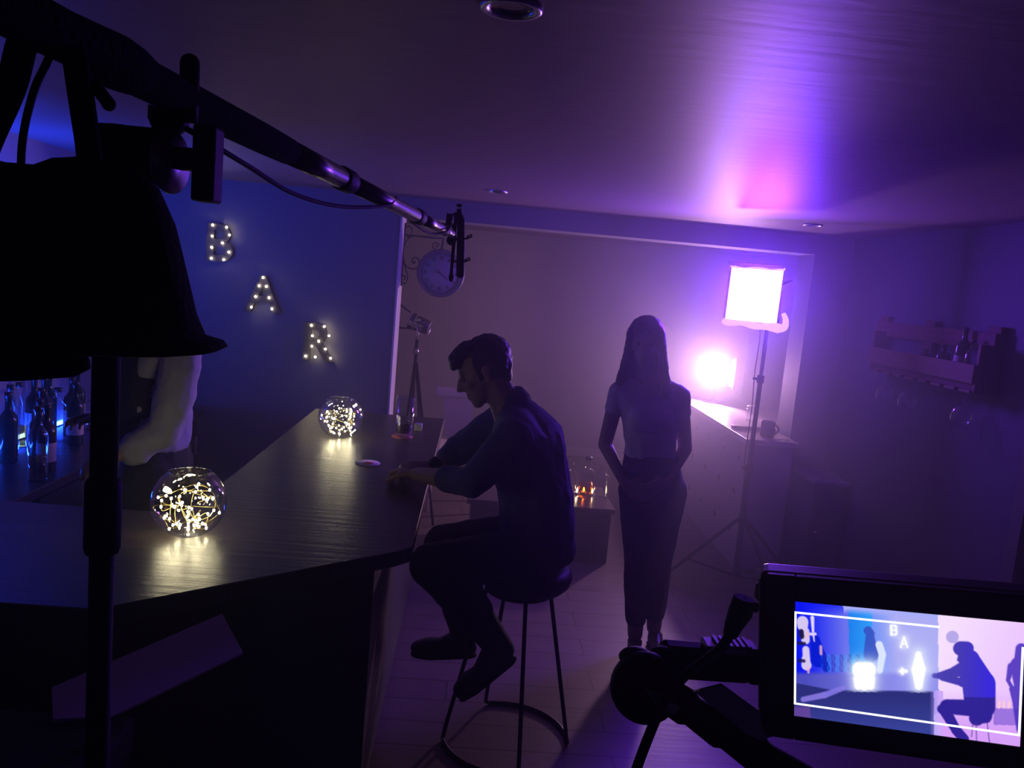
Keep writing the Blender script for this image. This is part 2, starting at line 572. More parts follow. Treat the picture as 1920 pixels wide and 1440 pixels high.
# ================================================================== BAR
BARWOOD = plank_mat('dark_bar_wood', (.055, .042, .034), (.042, .032, .027), 1.4, .17, .33, 'X', .7, .6, .003, .32)
BARFACE = mat('bar_front_paint', (.018, .0175, .021), .6, noise=.3, scale=6)
BT = .93
def bar():
    t = thing('bar_counter', 'L-shaped dark wooden bar counter with a cut corner', 'bar counter', (-.45, 3.2, 0))
    top = [(-.13, 4.26), (-.13, 2.19), (-.172, 2.14), (-.756, 1.657), (-2.11, 1.657), (-2.11, 2.34), (-.84, 2.34), (-.82, 2.36), (-.82, 4.26)]
    m = MB(); m.prism(top, BT - .045, BT); m.build('worktop', BARWOOD, t, bevel=.004)
    base = [(-.235, 4.2), (-.235, 2.235), (-.80, 1.765), (-2.11, 1.765), (-2.11, 2.25), (-.76, 2.25), (-.74, 2.27), (-.74, 4.2)]
    m = MB(); m.prism(base, .07, BT - .045); m.build('front_panel', BARFACE, t)
    kick = [(x + (.02 if x < -.5 else -.02), y + (.02 if y < 3 else -.02)) for x, y in base]
    m = MB(); m.prism(kick, 0, .07); m.build('plinth', BLACK, t)
bar()

def fairy_bowl(x, y, r, label, seed, n):
    rnd = random.Random(seed)
    c = V(x, y, BT + r * .93)
    t = thing('glass_bowl', label, 'glass bowl', (x, y, BT), 'glass bowls of fairy lights on the bar')
    m = MB()
    prof = [(0, -.925 * r), (.36 * r, -.93 * r)]
    for k in range(1, 27):
        a = -66 + k * (66 + 58) / 26
        prof.append((r * math.cos(R(a)), r * math.sin(R(a))))
    prof += [(.545 * r, .862 * r), (.555 * r, .87 * r), (.54 * r, .874 * r)]
    m.lathe(prof, c, 48)
    o = m.build('bowl', thin_glass('bowl_glass', (.96, .97, 1), .01, .14, 2.5), t)
    # tangled wire
    m = MB()
    pts = []
    for i in range(60):
        a = rnd.uniform(0, 2 * PI); h = rnd.uniform(-.82, .36); q = rnd.uniform(.35, .90) * math.sqrt(max(.05, 1 - h * h))
        pts.append(c + V(q * math.cos(a) * r, q * math.sin(a) * r, h * r))
    # short hops so that the tangle reads as loops
    path = [pts.pop(0)]
    while pts:
        pts.sort(key=lambda p: (p - path[-1]).length + rnd.uniform(0, .11))
        path.append(pts.pop(0))
    sm = spline(path, 8)
    for p in sm:
        v = p - c
        if v.length > r * .95:
            p -= v * (1 - r * .95 / v.length)
    m.tube(sm, .0009, 5)
    m.build('wire', mat('gold_wire', (.8, .62, .2), .3, 1.0), t)
    em = emit('fairy_led', (1.0, .88, .52), 78)
    for i in range(n):
        p = sm[int((i + .5) * len(sm) / n)]
        m = MB(); m.ball(p, .0032, 6, 4, (1, 1, 1.25)); m.build('fairy_bulb', em, t)
    return t
fairy_bowl(-.745, 2.165, .099, 'large glass bowl of lit fairy lights near the cut corner of the bar', 3, 48)
fairy_bowl(-.575, 3.585, .100, 'glass bowl of lit fairy lights further down the bar, near the wall', 11, 48)

def tumbler():
    x, y = -.298, 3.70
    t = thing('tumbler', 'tall half-full glass tumbler on a red beer mat on the bar', 'glass', (x, y, BT + .004))
    c = V(x, y, BT + .004)
    m = MB(); m.lathe([(0, 0), (.036, 0), (.039, .012), (.040, .05), (.045, .19), (.0435, .19), (.038, .05), (.036, .016), (0, .014)], c, 32)
    m.build('glass', thin_glass('clear_glass'), t)
    m = MB(); m.lathe([(0, .018), (.0355, .018), (.0385, .06), (0, .06)], c, 28)
    m.build('drink', thin_glass('dark_drink', (.35, .2, .14), .04), t)
    o = MB(); o.lathe([(0, 0), (.05, 0), (.05, .003), (0, .003)], (x - .005, y - .005, BT), 32)
    tag(o.build('beer_mat', mat('red_card', (.42, .10, .10), .8)), 'red round beer mat under the tall tumbler', 'beer mat', 'beer mats on the bar')
    o = MB(); o.lathe([(0, 0), (.049, 0), (.049, .003), (0, .003)], (-.385, 3.13, BT), 36)
    q = o.build('beer_mat', mat('white_card', (.62, .58, .55), .8))
    tag(q, 'white round beer mat with a red mark, before the seated man\'s hands', 'beer mat', 'beer mats on the bar')
    m = MB(); m.lathe([(0, .0032), (.020, .0032), (.020, .0036), (0, .0036)], (-.381, 3.13, BT), 20); m.build('mark', mat('red_print', (.5, .06, .07), .8), q)
    o = MB(); o.box((-.262, 3.86, BT), (-.225, 3.90, BT + .035), bevel=.004)
    tag(o.build('salt_pot', mat('pale_pot', (.5, .48, .5), .5)), 'small pale pot behind the tall tumbler on the bar', 'pot')
tumbler()

# ================================================================== MARQUEE LETTERS
def letter(ch, cx, cz, h, bulbs, label):
    """bulbs: offsets (x, z) in metres from the letter's centre"""
    t = thing('marquee_letter', label, 'light-up letter', (cx, WY, cz), 'marquee letters on the bar wall')
    cu = bpy.data.curves.new('glyph', 'FONT')
    cu.body = ch; cu.align_x = 'CENTER'; cu.align_y = 'CENTER'
    cu.size = h * 1.40; cu.extrude = .014; cu.offset = .006
    tmp = bpy.data.objects.new('glyph', cu); COL.objects.link(tmp)
    dg = bpy.context.evaluated_depsgraph_get()
    me = bpy.data.meshes.new_from_object(tmp.evaluated_get(dg))
    bpy.data.objects.remove(tmp)
    xs = [v.co.x for v in me.vertices]; ys = [v.co.y for v in me.vertices]
    ox, oy = (max(xs) + min(xs)) / 2, (max(ys) + min(ys)) / 2
    for v in me.vertices:
        x, y, z = v.co
        v.co = (x - ox, -.016 - z, y - oy)
    me.materials.clear(); me.materials.append(mat('letter_face', (.05, .045, .05), .6))
    o = bpy.data.objects.new('letter_box', me); COL.objects.link(o); o.parent = t
    for x, z in bulbs:
        m = MB(); m.ball(V(cx + x, WY - .037, cz + z), .0068, 8, 5); m.build('bulb', emit('letter_bulb', (1.0, .82, .52), 30), t)
BB = [(-.045, .103), (-.045, .036), (-.045, -.032), (-.045, -.098), (.04, .097), (.059, .052), (.018, .0), (.059, -.052), (.03, -.1)]
AA = [(0, .103), (-.022, .05), (.022, .05), (-.04, -.018), (.042, -.018), (-.062, -.085), (.062, -.085)]
RRR = [(-.05, .1), (.03, .1), (-.04, .036), (.062, .045), (.0, .005), (-.04, -.03), (.045, -.04), (-.075, -.095), (-.015, -.095), (.08, -.095)]
letter('B', -1.605, 1.768, .225, BB, 'lit marquee letter B, highest of the three on the bar wall')
letter('A', -1.332, 1.478, .225, AA, 'lit marquee letter A, middle of the three on the bar wall')
letter('R', -.972, 1.212, .235, RRR, 'lit marquee letter R, lowest of the three on the bar wall')

# ================================================================== CLOCK ON ITS SCROLLED BRACKET
def clock():
    y = 5.22
    t = thing('station_clock', 'round double-sided wall clock hung from a scrolled iron bracket', 'clock', (-.50, y, 1.9))
    iron = mat('wrought_iron', (.03, .028, .03), .5, .3)
    def sc(pts, r):
        m = MB(); m.tube(spline([(a, y, b) for a, b in pts], 5), r, 8); m.build('scroll', iron, t)
    sc([(-.258, 1.924), (-.338, 1.921), (-.433, 1.925), (-.470, 1.912), (-.496, 1.871), (-.504, 1.806), (-.499, 1.765), (-.480, 1.729), (-.447, 1.714), (-.418, 1.72), (-.402, 1.746), (-.404, 1.775), (-.421, 1.789), (-.440, 1.782), (-.447, 1.762), (-.435, 1.751), (-.423, 1.765)], .0042)
    sc([(-.504, 1.80), (-.497, 1.75), (-.478, 1.695), (-.467, 1.658), (-.474, 1.625), (-.490, 1.616), (-.503, 1.630), (-.504, 1.655), (-.493, 1.668), (-.482, 1.660), (-.484, 1.645), (-.491, 1.646)], .0038)
    sc([(-.490, 1.909), (-.468, 1.921), (-.458, 1.952), (-.470, 1.978), (-.492, 1.980), (-.503, 1.960), (-.503, 1.935)], .0038)
    sc([(-.258, 1.922), (-.264, 1.893), (-.266, 1.864), (-.286, 1.849), (-.317, 1.859), (-.321, 1.884), (-.3, 1.894), (-.284, 1.883), (-.292, 1.87), (-.305, 1.872)], .0034)
    m = MB(); m.box((-.508, y - .012, 1.60), (-.500, y + .012, 2.0)); m.tube([(-.50, y, 1.925), (-.25, y, 1.925)], .005, 8); m.tube([(-.2575, y, 1.925), (-.2575, y, 1.85)], .005, 8); m.build('bracket', iron, t)
    c = V(-.2575, y, 1.702)
    m = MB(); m.lathe([(.128, -.035), (.150, -.035), (.154, -.025), (.154, .025), (.150, .035), (.128, .035), (.126, .027), (.126, -.027)], c, 48, axis=(0, 1, 0), wrap=True); m.build('rim', mat('clock_rim', (.16, .15, .16), .45, .2), t)
    for s in (-1, 1):
        m = MB(); m.lathe([(0, s * .022), (.127, s * .022), (.127, s * .026), (0, s * .026)], c, 48, axis=(0, 1, 0)); f = m.build('dial', mat('clock_dial', (.36, .34, .34), .6), t)
        m = MB()
        for k in range(12):
            a = k * PI / 6
            d = V(math.sin(a), 0, math.cos(a))
            p = V(-d.z, 0, d.x)
            for j in ((-1, 0, 1) if k % 3 == 0 else (-.6, .6)):
                a0 = c + d * .088 + p * j * .007 + V(0, s * .0268, 0)
                m.tube([a0, a0 + d * .022], .0018, 5)
        m.build('numerals', mat('clock_ink', (.04, .035, .035), .6), f)
        m = MB()
        m.tube([c + V(0, s * .0285, 0), c + V(-.034, s * .0285, .030)], [.004, .002], 6); m.tube([c + V(-.034, s * .0285, .030), c + V(.05, s * .0285, -.038)], .0022, 6)
        m.tube([c + V(0, s * .0295, 0), c + V(-.05, s * .0295, .012)], [.003, .002], 6)
        m.build('hands', mat('clock_ink', (.04, .035, .035), .6), f)
clock()

# ================================================================== KITCHEN COUNTER AND WHAT STANDS ON IT
def counter():
    t = thing('kitchen_counter', 'pale kitchen counter with studded side panel beside the pier', 'kitchen counter', (1.95, 5.9, 0))
    m = MB(); m.box((1.735, 4.83, .815), (2.07, 5.33, .85), bevel=.003); m.box((1.735, 5.33, .815), (2.40, 7.2, .85), bevel=.003)
    m.build('worktop', mat('pale_worktop', (.68, .62, .58), .28, 0, .5, noise=.1, scale=30), t)
    m = MB(); m.box((1.775, 4.87, 0), (2.05, 5.32, .815)); m.box((1.775, 5.32, 0), (2.36, 7.16, .815)); m.build('carcass', mat('counter_paint', (.52, .49, .52), .6, noise=.08, scale=4), t)
    for yy in (5.055, 5.39, 5.735, 6.08, 6.42):
        for i, z in enumerate((.21, .466, .688)):
            m = MB(); p = V(1.774, yy + (0, .01, -.005)[i], z)
            for a in (20, 80, 140):
                m.box(p - V(.002, .022, .003), p + V(.001, .022, .003), rot=Matrix.Rotation(R(a), 3, 'X'))
            m.build('star_stud', mat('stud_paint', (.07, .06, .08), .5), t)
counter()
def counter_items():
    c = V(1.913, 4.98, .85)
    t = thing('mug', 'dark mug on the near end of the pale counter', 'mug', c)
    m = MB(); m.lathe([(0, 0), (.036, 0), (.044, .008), (.046, .10), (.043, .102), (.041, .098), (.040, .014), (0, .012)], c, 28); m.build('cup', mat('dark_glaze', (.03, .025, .03), .5), t)
    m = MB(); m.tube([c + V(.044, -.01, .02)] + [c + V(.044 + .026 * math.sin(PI * k / 8), -.01, .022 + .06 * k / 8) for k in range(1, 8)] + [c + V(.044, -.01, .084)], .005, 8); m.build('handle', mat('dark_glaze', (.03, .025, .03), .5), t)
    m = MB(); m.box((1.76, 5.19, .85), (2.05, 5.235, .872), bevel=.004)
    tag(m.build('tray', mat('dark_tray', (.09, .06, .05), .5)), 'long dark narrow tray lying across the pale counter', 'tray')
    t = thing('teaspoon', 'spoon lying beside the dark mug on the pale counter', 'spoon', (1.95, 4.87, .85))
    m = MB(); m.tube([(1.915, 4.86, .853), (1.965, 4.875, .858), (2.0, 4.885, .857)], .003, 6); m.build('stem', STEEL, t)
    m = MB(); m.ball((2.012, 4.889, .856), .016, 12, 8, (1, .65, .3)); m.build('scoop', STEEL, t)
    c = V(2.02, 5.62, .85)
    t = thing('jar', 'small pale jar further back on the counter', 'jar', c)
    m = MB(); m.lathe([(0, 0), (.032, 0), (.034, .07), (.028, .085), (0, .085)], c, 20); m.build('body', thin_glass('clear_glass'), t)
    m = MB(); m.lathe([(0, .085), (.03, .085), (.03, .105), (0, .105)], c, 20); m.build('lid', mat('pale_pot', (.5, .48, .5), .5), t)
counter_items()

# ================================================================== BACK BAR AND BOTTLES
GL = thin_glass('clear_glass')
def bottle(loc, h, r, glass, drink=None, level=.5, label=None, cap=None, text='', group=None, square=False, name='bottle'):
    c = Vector(loc)
    t = thing(name, text, 'bottle', c, group)
    m = MB()
    prof = [(0, 0), (r * .95, 0), (r, .006), (r, h * .60), (r * .92, h * .66), (r * .55, h * .72), (r * .36, h * .77), (r * .34, h * .93), (r * .40, h * .935), (r * .40, h * .965), (r * .3, h * .965)]
    m.lathe(prof, c, 4 if square == 4 else 20)
    m.build('glass', glass, t)
    if drink is not None:
        m = MB(); m.lathe([(0, .008), (r * .88, .008), (r * .88, h * .6 * level), (0, h * .6 * level)], c, 20); m.build('drink', drink, t)
    if label is not None:
        m = MB(); m.lathe([(r * 1.01, h * .16), (r * 1.025, h * .165), (r * 1.025, h * .44), (r * 1.01, h * .445)], c, 20); m.build('paper_label', label, t)
    if cap is not None:
        m = MB(); m.lathe([(0, h * .93), (r * .42, h * .93), (r * .42, h), (0, h)], c, 16); m.build('cap', cap, t)
    return t
PAPER = mat('label_paper', (.5, .44, .42), .8)
GREEN = mat('green_bottle_glass', (.012, .03, .02), .08)
BROWN = mat('brown_bottle_glass', (.03, .014, .006), .08)
AMBER = thin_glass('amber_spirit', (1.0, .50, .10), .05)
CAPM = mat('bottle_cap', (.06, .055, .06), .35, .6)
def back_bar():
    t = thing('back_bar', 'low dark back-bar cabinet along the left wall, crowded with bottles', 'cabinet', (-1.85, 3.7, 0))
    m = MB(); m.box((-2.115, 2.45, .71), (-1.62, 4.9, .75), bevel=.003); m.build('worktop', BARWOOD, t)
    m = MB(); m.box((-2.115, 2.5, 0), (-1.66, 4.88, .71)); m.build('carcass', BARFACE, t)
    for k in range(4):
        y0 = 2.52 + k * .59
        m = MB(); m.box((-1.66, y0, .08), (-1.642, y0 + .57, .69), bevel=.003); d = m.build('door', BARFACE, t)
        m = MB(); m.tube([(-1.642, y0 + .5, .5), (-1.62, y0 + .5, .5), (-1.62, y0 + .5, .6), (-1.642, y0 + .5, .6)], .005, 8); m.build('handle', STEEL, d)
    spec = [  # x, y, height, radius, kind
        (-1.93, 3.40, .30, .036, 'g'), (-1.83, 3.44, .24, .044, 'c'), (-1.99, 3.52, .31, .036, 'c'), (-1.88, 3.56, .30, .036, 'b'), (-1.78, 3.36, .29, .037, 'g'),
        (-2.03, 3.66, .30, .036, 'c'), (-1.93, 3.68, .33, .036, 'g'), (-2.04, 3.80, .31, .036, 'b'), (-1.94, 3.82, .26, .046, 'c'), (-2.05, 3.95, .30, .036, 'g'),
        (-1.95, 3.97, .29, .037, 'b'), (-1.85, 3.80, .30, .036, 'w'), (-2.0, 4.12, .30, .04, 'w'), (-1.90, 4.10, .22, .048, 'c'), (-1.72, 3.30, .28, .036, 'b'), (-1.68, 3.16, .30, .036, 'c')]
    names = {'g': 'dark green', 'c': 'clear glass', 'b': 'brown', 'w': 'pale-labelled'}
    where = ['before the uplight, front of its row', 'short and wide, at the front edge', 'close to the left wall, with a dark cap', 'between a clear one and a green one', 'at the front edge, tall-necked',
             'against the left wall, empty', 'tallest on the back bar', 'against the left wall behind the tallest', 'squat, in the second row', 'against the left wall, farther along',
             'in the rear row beside a squat one', 'with a wide pale paper label, at the front', 'with a wide pale paper label, farthest back', 'lowest and widest, near the far end', 'at the near end of the front row', 'nearest the corner of the bar']
    for i, (x, y, h, r, k) in enumerate(spec):
        g = {'g': GREEN, 'c': GL, 'b': BROWN, 'w': GREEN}[k]
        bottle((x, y, .75), h, r, g, AMBER if k == 'c' and i % 2 else None, .55, PAPER if k in 'wb' else None, CAPM, names[k] + ' bottle on the back bar, ' + where[i], 'bottles on the back bar')
back_bar()

def low_table():
    t = thing('low_table', 'low dark box table holding three bottles, behind the seated man', 'table', (.5, 5.0, 0))
    m = MB(); m.box((.03, 4.76, .325), (.945, 5.30, .355), bevel=.003); m.build('tabletop', mat('table_top', (.10, .075, .065), .22, 0, .5, noise=.3, scale=8, stretch=(1, 8, 1)), t)
    m = MB(); m.box((.06, 4.79, 0), (.93, 5.27, .325)); m.build('body', mat('table_body', (.075, .07, .085), .6), t)
    z = .355
    bottle((.688, 5.02, z), .23, .038, GL, None, .5, None, None, 'clear empty bottle on the low table, half hidden by the seated man', 'bottles on the low table')
    bottle((.785, 5.0, z), .27, .052, GL, AMBER, .62, None, CAPM, 'amber spirit bottle glowing orange on the low table', 'bottles on the low table')
    bottle((.892, 5.03, z), .225, .048, GL, None, .3, None, None, 'clear square-shouldered empty bottle at the end of the low table', 'bottles on the low table')
    # tea lights between the bottles, and one added behind the amber for its glow
    for i, (x, y) in enumerate(((.742, 5.062), (.842, 5.072), (.790, 5.095))):
        q = thing('tea_light', ('lit tea light between the half-hidden and the amber bottle', 'lit tea light between the amber and the clear bottle', 'added tea light straight behind the amber bottle, making it glow')[i], 'candle', (x, y, z), 'tea lights on the low table')
        m = MB(); m.lathe([(0, 0), (.018, 0), (.019, .016), (.017, .016), (.016, .012), (0, .012)], (x, y, z), 18); m.build('cup', STEEL, q)
        m = MB(); m.lathe([(0, .014), (.004, .018), (.0055, .026), (.003, .036), (0, .046)], (x, y, z), 10); m.build('flame', emit('candle_flame', (1.0, .66, .32), 70), q)
low_table()

# ================================================================== PALLET SHELF ON THE RIGHT WALL
def pallet():
    W = mat('pallet_wood', (.17, .075, .055), .75, noise=.45, scale=14, bump=.2, stretch=(6, 1, 6))
    t = thing('pallet_shelf', 'rustic pallet-wood wall shelf holding bottles and hanging glasses', 'wall shelf', (2.35, 3.95, 1.4))
    for i, (y, h) in enumerate(((4.49, 1.685), (4.02, 1.685), (3.50, 1.685))):
        m = MB(); m.box((2.315, y - .045, 1.375), (2.348, y + .045, h), bevel=.002); m.build('post', W, t)
    m = MB(); m.box((2.298, 3.46, 1.575), (2.315, 4.53, 1.655), bevel=.002); m.build('back_board', W, t)
    m = MB(); m.box((2.222, 3.46, 1.422), (2.24, 4.42, 1.508), bevel=.002); m.build('front_board', W, t)
    m = MB(); m.box((2.24, 3.47, 1.415), (2.315, 4.42, 1.43)); m.build('shelf_board', W, t)
    for y in (3.452, 4.41):
        m = MB(); m.box((2.235, y, 1.38), (2.315, y + .02, 1.60), bevel=.002); m.build('end_board', W, t)
    for k in range(8):
        y = 3.47 + k * .118
        m = MB(); m.box((2.225, y, 1.378), (2.315, y + .082, 1.392), bevel=.001); m.build('rack_slat', W, t)
    m = MB(); m.box((2.30, 3.46, 1.392), (2.315, 4.42, 1.415)); m.box((2.245, 3.46, 1.392), (2.26, 4.42, 1.415)); m.build('rack_rail', W, t)
    z = 1.43
    bottle((2.278, 3.95, z), .115, .034, BROWN, None, .5, PAPER, CAPM, 'squat dark bottle with a pale label on the pallet shelf', 'bottles on the pallet shelf')
    bottle((2.278, 3.80, z), .15, .034, GREEN, None, .5, None, CAPM, 'short dark unlabelled bottle beside the squat one on the pallet shelf', 'bottles on the pallet shelf')
    bottle((2.272, 3.64, z), .24, .034, GREEN, None, .5, PAPER, CAPM, 'tall dark bottle rising above the pallet shelf boards', 'bottles on the pallet shelf')
    bottle((2.266, 3.56, z), .19, .028, GL, None, .5, None, CAPM, 'clear bottle between the tall one and the end board of the pallet shelf', 'bottles on the pallet shelf')
    for i, y in enumerate((4.278, 4.042, 3.57)):
        c = V(2.268, y, 1.376)
        q = thing('wine_glass', ('stemmed glass hung farthest along under the pallet shelf', 'stemmed glass hung in the middle under the pallet shelf', 'stemmed glass hung at the near end under the pallet shelf')[i], 'glass', c, 'stemmed glasses under the pallet shelf')
        m = MB(); m.lathe([(0, .02), (.030, .018), (.030, .016), (.004, .012), (.004, -.055)], c, 20); m.build('stem', GL, q)
        m = MB(); m.lathe([(.004, -.055), (.025, -.065), (.042, -.09), (.046, -.12), (.040, -.165), (.039, -.165)], c, 28); m.build('bowl', GL, q)
pallet()

def speaker_cabinet():
    t = thing('floor_cabinet', 'low dark cabinet standing against the pier at the right wall', 'cabinet', (2.2, 4.8, 0))
    m = MB(); m.box((2.115, 4.64, 0), (2.335, 5.05, .64), bevel=.006); m.build('body', mat('cabinet_dark', (.06, .055, .065), .6), t)
    m = MB(); m.box((2.105, 4.625, .64), (2.338, 5.05, .665), bevel=.004); m.build('top', mat('cabinet_top', (.30, .28, .28), .45), t)
    m = MB(); m.box((2.13, 4.628, .06), (2.325, 4.642, .61), bevel=.003); d = m.build('door', mat('cabinet_dark', (.06, .055, .065), .6), t)
    m = MB(); m.ball((2.15, 4.615, .35), .012, 12, 8); m.build('knob', STEEL, d)
speaker_cabinet()

# ================================================================== STUDIO SPOT AND CHAIR BEYOND THE OPENING
def redhead():
    f = V(-.40, 5.52, 0)
    t = thing('spot_lamp', 'unlit silver-trimmed spot lamp on a tripod behind the bar wall edge', 'studio light', f)
    c = V(-.395, 5.46, 1.352); d = V(-1, .12, .30).normalized()
    m = MB(); m.lathe([(0, -.085), (.035, -.085), (.048, -.075), (.052, -.03), (.055, .02), (.060, .05), (.060, .06), (.052, .058), (.045, .03), (0, .02)], c, 24, axis=d); m.build('housing', mat('lamp_shell', (.16, .15, .17), .25, .8), t)
    for k, dd in ((-.084, .05), (.02, .057), (.056, .062)):
        m = MB(); p = c + d * k; ring = []
        x = d.cross(V(0, 0, 1)).normalized(); y = x.cross(d)
        m.tube([p + (x * math.cos(a) + y * math.sin(a)) * dd for a in [2 * PI * i / 24 for i in range(24)]], .003, 6, closed=True); m.build('chrome_ring', STEEL, t)
    m = MB()
    for i in range(4):
        m.box(c + V(-.018 + i * .010, -.0555, .020), c + V(-.012 + i * .010, -.052, .036))
    m.build('vent', STEEL, t)
    for sz in (1, -1):
        m = MB(); p = c + d * .06
        m.slab([p + V(0, -.05, sz * .055), p + V(0, .05, sz * .055), p + d * .10 + V(0, .07, sz * .085), p + d * .10 + V(0, -.07, sz * .085)], .002); m.build('barn_door', BLACK, t)
    m = MB(); m.tube([c + V(0, -.065, 0), c + V(0, -.07, -.08), V(f.x, f.y - .02, 1.24), c + V(0, .09, -.08), c + V(0, .065, 0)], .005, 8); m.build('yoke', STEEL, t)
    m = MB(); m.tube([V(f.x, f.y, .25), V(f.x, f.y, 1.24)], .011, 12); m.build('pole', BLACK, t)
    m = MB(); m.lathe([(0, -.02), (.02, -.02), (.02, .02), (0, .02)], V(f.x, f.y, 1.16), 12); m.build('collar', STEEL, t)
    for a in (190, 310, 70):
        k = V(math.cos(R(a)), math.sin(R(a)), 0)
        if a == 190: k *= .22
        m = MB(); m.tube([V(f.x, f.y, 1.08) + k * .015, V(f.x, f.y, .01) + k * .34], .009, 10); m.build('leg', BLACK, t)
redhead()

def chair():
    f = V(-.08, 5.62, 0)
    t = thing('dining_chair', 'pale high-backed chair standing beyond the bar in the opening', 'chair', f)
    P = mat('pale_chair', (.8, .72, .72), .6)
    m = MB(); m.box((-.245, 5.545, .855), (.05, 5.585, .915), bevel=.008); m.build('top_rail', P, t)
    m = MB(); m.slab([(-.195, 5.56, .86), (.03, 5.56, .86), (-.0, 5.60, .46), (-.13, 5.60, .46)], -.018); m.build('backrest', P, t)
    m = MB(); m.box((-.26, 5.60, .43), (.09, 5.98, .465), bevel=.01); m.build('seat', P, t)
    for x in (-.235, .065):
        for y in (5.62, 5.96):
            m = MB(); m.tube([(x, y, .435), (x * 1.08, y, 0)], [.018, .013], 10); m.build('leg', P, t)
chair()

# ================================================================== BOOM, MICROPHONE, STAND
def boom():
    a, b = V(-.352, .56, 1.857), V(-.088, 2.25, 1.812)
    d = (b - a).normalized()
    def on(y):
        return a + (b - a) * ((y - a.y) / (b.y - a.y))
    t = thing('boom_pole', 'black and silver boom pole reaching across from the stand to the microphone', 'boom pole', a)
    m = MB(); m.tube([on(.40), on(.42), on(1.02), on(1.10), on(1.112)], [.017, .0185, .0185, .0175, .015], 20); m.build('foam_grip', FOAM, t)
    T = mat('boom_tube', (.13, .125, .14), .28, .9)
    secs = [(1.10, 1.335, .0165), (1.335, 1.845, .0150), (1.845, 2.135, .0130), (2.135, 2.24, .0112)]
    for y0, y1, r in secs:
        m = MB(); m.tube([on(y0), on(y1)], r, 20); m.build('tube_section', T, t)
    for y, r in ((1.335, .0195), (1.845, .0175), (2.135, .0155)):
        m = MB(); m.lathe([(0, -.026), (r * .9, -.026), (r, -.02), (r, .02), (r * .9, .026), (0, .026)], on(y), 18, axis=d); m.build('collar', BLACK, t)
    # cable slung under the pole, wound once round it, ending at the microphone
    m = MB()
    p = [on(.86) + V(.0, -.02, -.028), on(.98) + V(.005, -.012, -.041), on(1.14) + V(.0, -.01, -.052), on(1.34) + V(.0, -.01, -.043), on(1.55) + V(.012, -.012, -.013), on(1.64) + V(.004, -.014, .013), on(1.74) + V(-.013, 0, .006), on(1.84) + V(-.01, -.01, -.014), on(2.0) + V(.0, -.012, -.024), on(2.10) + V(.018, -.006, -.004), (-.092, 2.27, 1.862), (-.087, 2.29, 1.868)]
    m.tube(spline(p, 8), .0032, 8); m.build('cable', RUBBER, t)
    # shotgun microphone in its mount
    mt = thing('shotgun_microphone', 'small black shotgun microphone pointing down at the tip of the boom pole', 'microphone', (-.065, 2.3, 1.80))
    m = MB(); m.tube([(-.073, 2.3, 1.873), (-.068, 2.3, 1.855), (-.062, 2.3, 1.77), (-.058, 2.3, 1.70), (-.058, 2.3, 1.693)], [.006, .0105, .0115, .0115, .007], 16); m.build('body', BLACK, mt)
    m = MB(); m.tube([(-.074, 2.3, 1.873), (-.076, 2.3, 1.885)], .007, 12); m.ball((-.0755, 2.3, 1.894), .0085, 10, 8, (1.1, 1, .6)); m.build('connector', BLACK, mt)
    m = MB(); m.box((-.088, 2.292, 1.70), (-.078, 2.308, 1.875), bevel=.003); m.ball((-.083, 2.3, 1.693), .0075, 10, 8, (1, 1, 1.8)); m.build('shock_mount', BLACK, mt)
    for z in (1.805, 1.74):
        m = MB(); m.tube([(-.083, 2.3, z), (-.065, 2.288, z - .004), (-.047, 2.3, z), (-.034, 2.302, z + .006), (-.036, 2.302, z + .012), (-.048, 2.3, z + .004)], .0026, 8); m.build('clip', RUBBER, mt)
    m = MB(); m.tube([(-.089, 2.245, 1.812), (-.085, 2.29, 1.80)], .011, 12); m.ball((-.090, 2.285, 1.795), .014, 12, 8); m.build('swivel', BLACK, mt)
    m = MB(); m.tube([(-.102, 2.29, 1.835), (-.10, 2.29, 1.868)], .0085, 12); m.tube([(-.098, 2.29, 1.85), (-.088, 2.295, 1.83)], .004, 8); m.build('cable_plug', BLACK, mt)
    m = MB(); m.tube(spline([(-.088, 2.292, 1.838), (-.082, 2.29, 1.852), (-.077, 2.29, 1.876)], 6), .002, 8); m.build('lead', RUBBER, mt)

    # stand
    s = thing('stand', 'black grip stand whose post rises at the left edge and clamps the boom', 'stand', (-.383, .85, 0))
    x, y = -.383, .85
    m = MB(); m.tube([(x, y, .12), (x, y, 1.41)], .0125, 18); m.build('lower_post', BLACK, s)
    m = MB(); m.tube([(x, y, 1.41), (x, y, 1.775)], .0138, 18); m.build('riser', BLACK, s)
    m = MB(); m.lathe([(0, -.042), (.0165, -.042), (.0185, -.036), (.0185, .034), (.016, .04), (0, .04)], (x, y, 1.412), 20); m.build('collar', BLACK, s)
    for a in (100, 220, 340):
        k = V(math.cos(R(a)), math.sin(R(a)), 0)
        m = MB(); m.tube([V(x, y, .16) + k * .012, V(x, y, .10) + k * .12, V(x, y, .02) + k * .38], .0115, 10); m.ball(V(x, y, .014) + k * .385, .0135, 10, 8); m.build('leg', BLACK, s)
    g = MB(); g.box((-.394, .825, 1.762), (-.325, .885, 1.818), bevel=.008, seg=3); g.lathe([(0, -.03), (.02, -.03), (.02, .02), (0, .02)], (-.372, .85, 1.798), 18); g.build('grip_head', BLACK, s)
    m = MB(); m.lathe([(0, -.006), (.026, -.006), (.031, -.002), (.031, .003), (0, .006)], (-.322, .845, 1.787), 28, axis=(1, -.22, -.03)); m.build('grip_disc', mat('grey_disc', (.16, .16, .17), .35, .7), s)
    m = MB(); m.box((-.325, .838, 1.781), (-.288, .856, 1.803), bevel=.003); m.box((-.297, .832, 1.751), (-.274, .862, 1.826), bevel=.003); m.build('t_handle', BLACK, s)
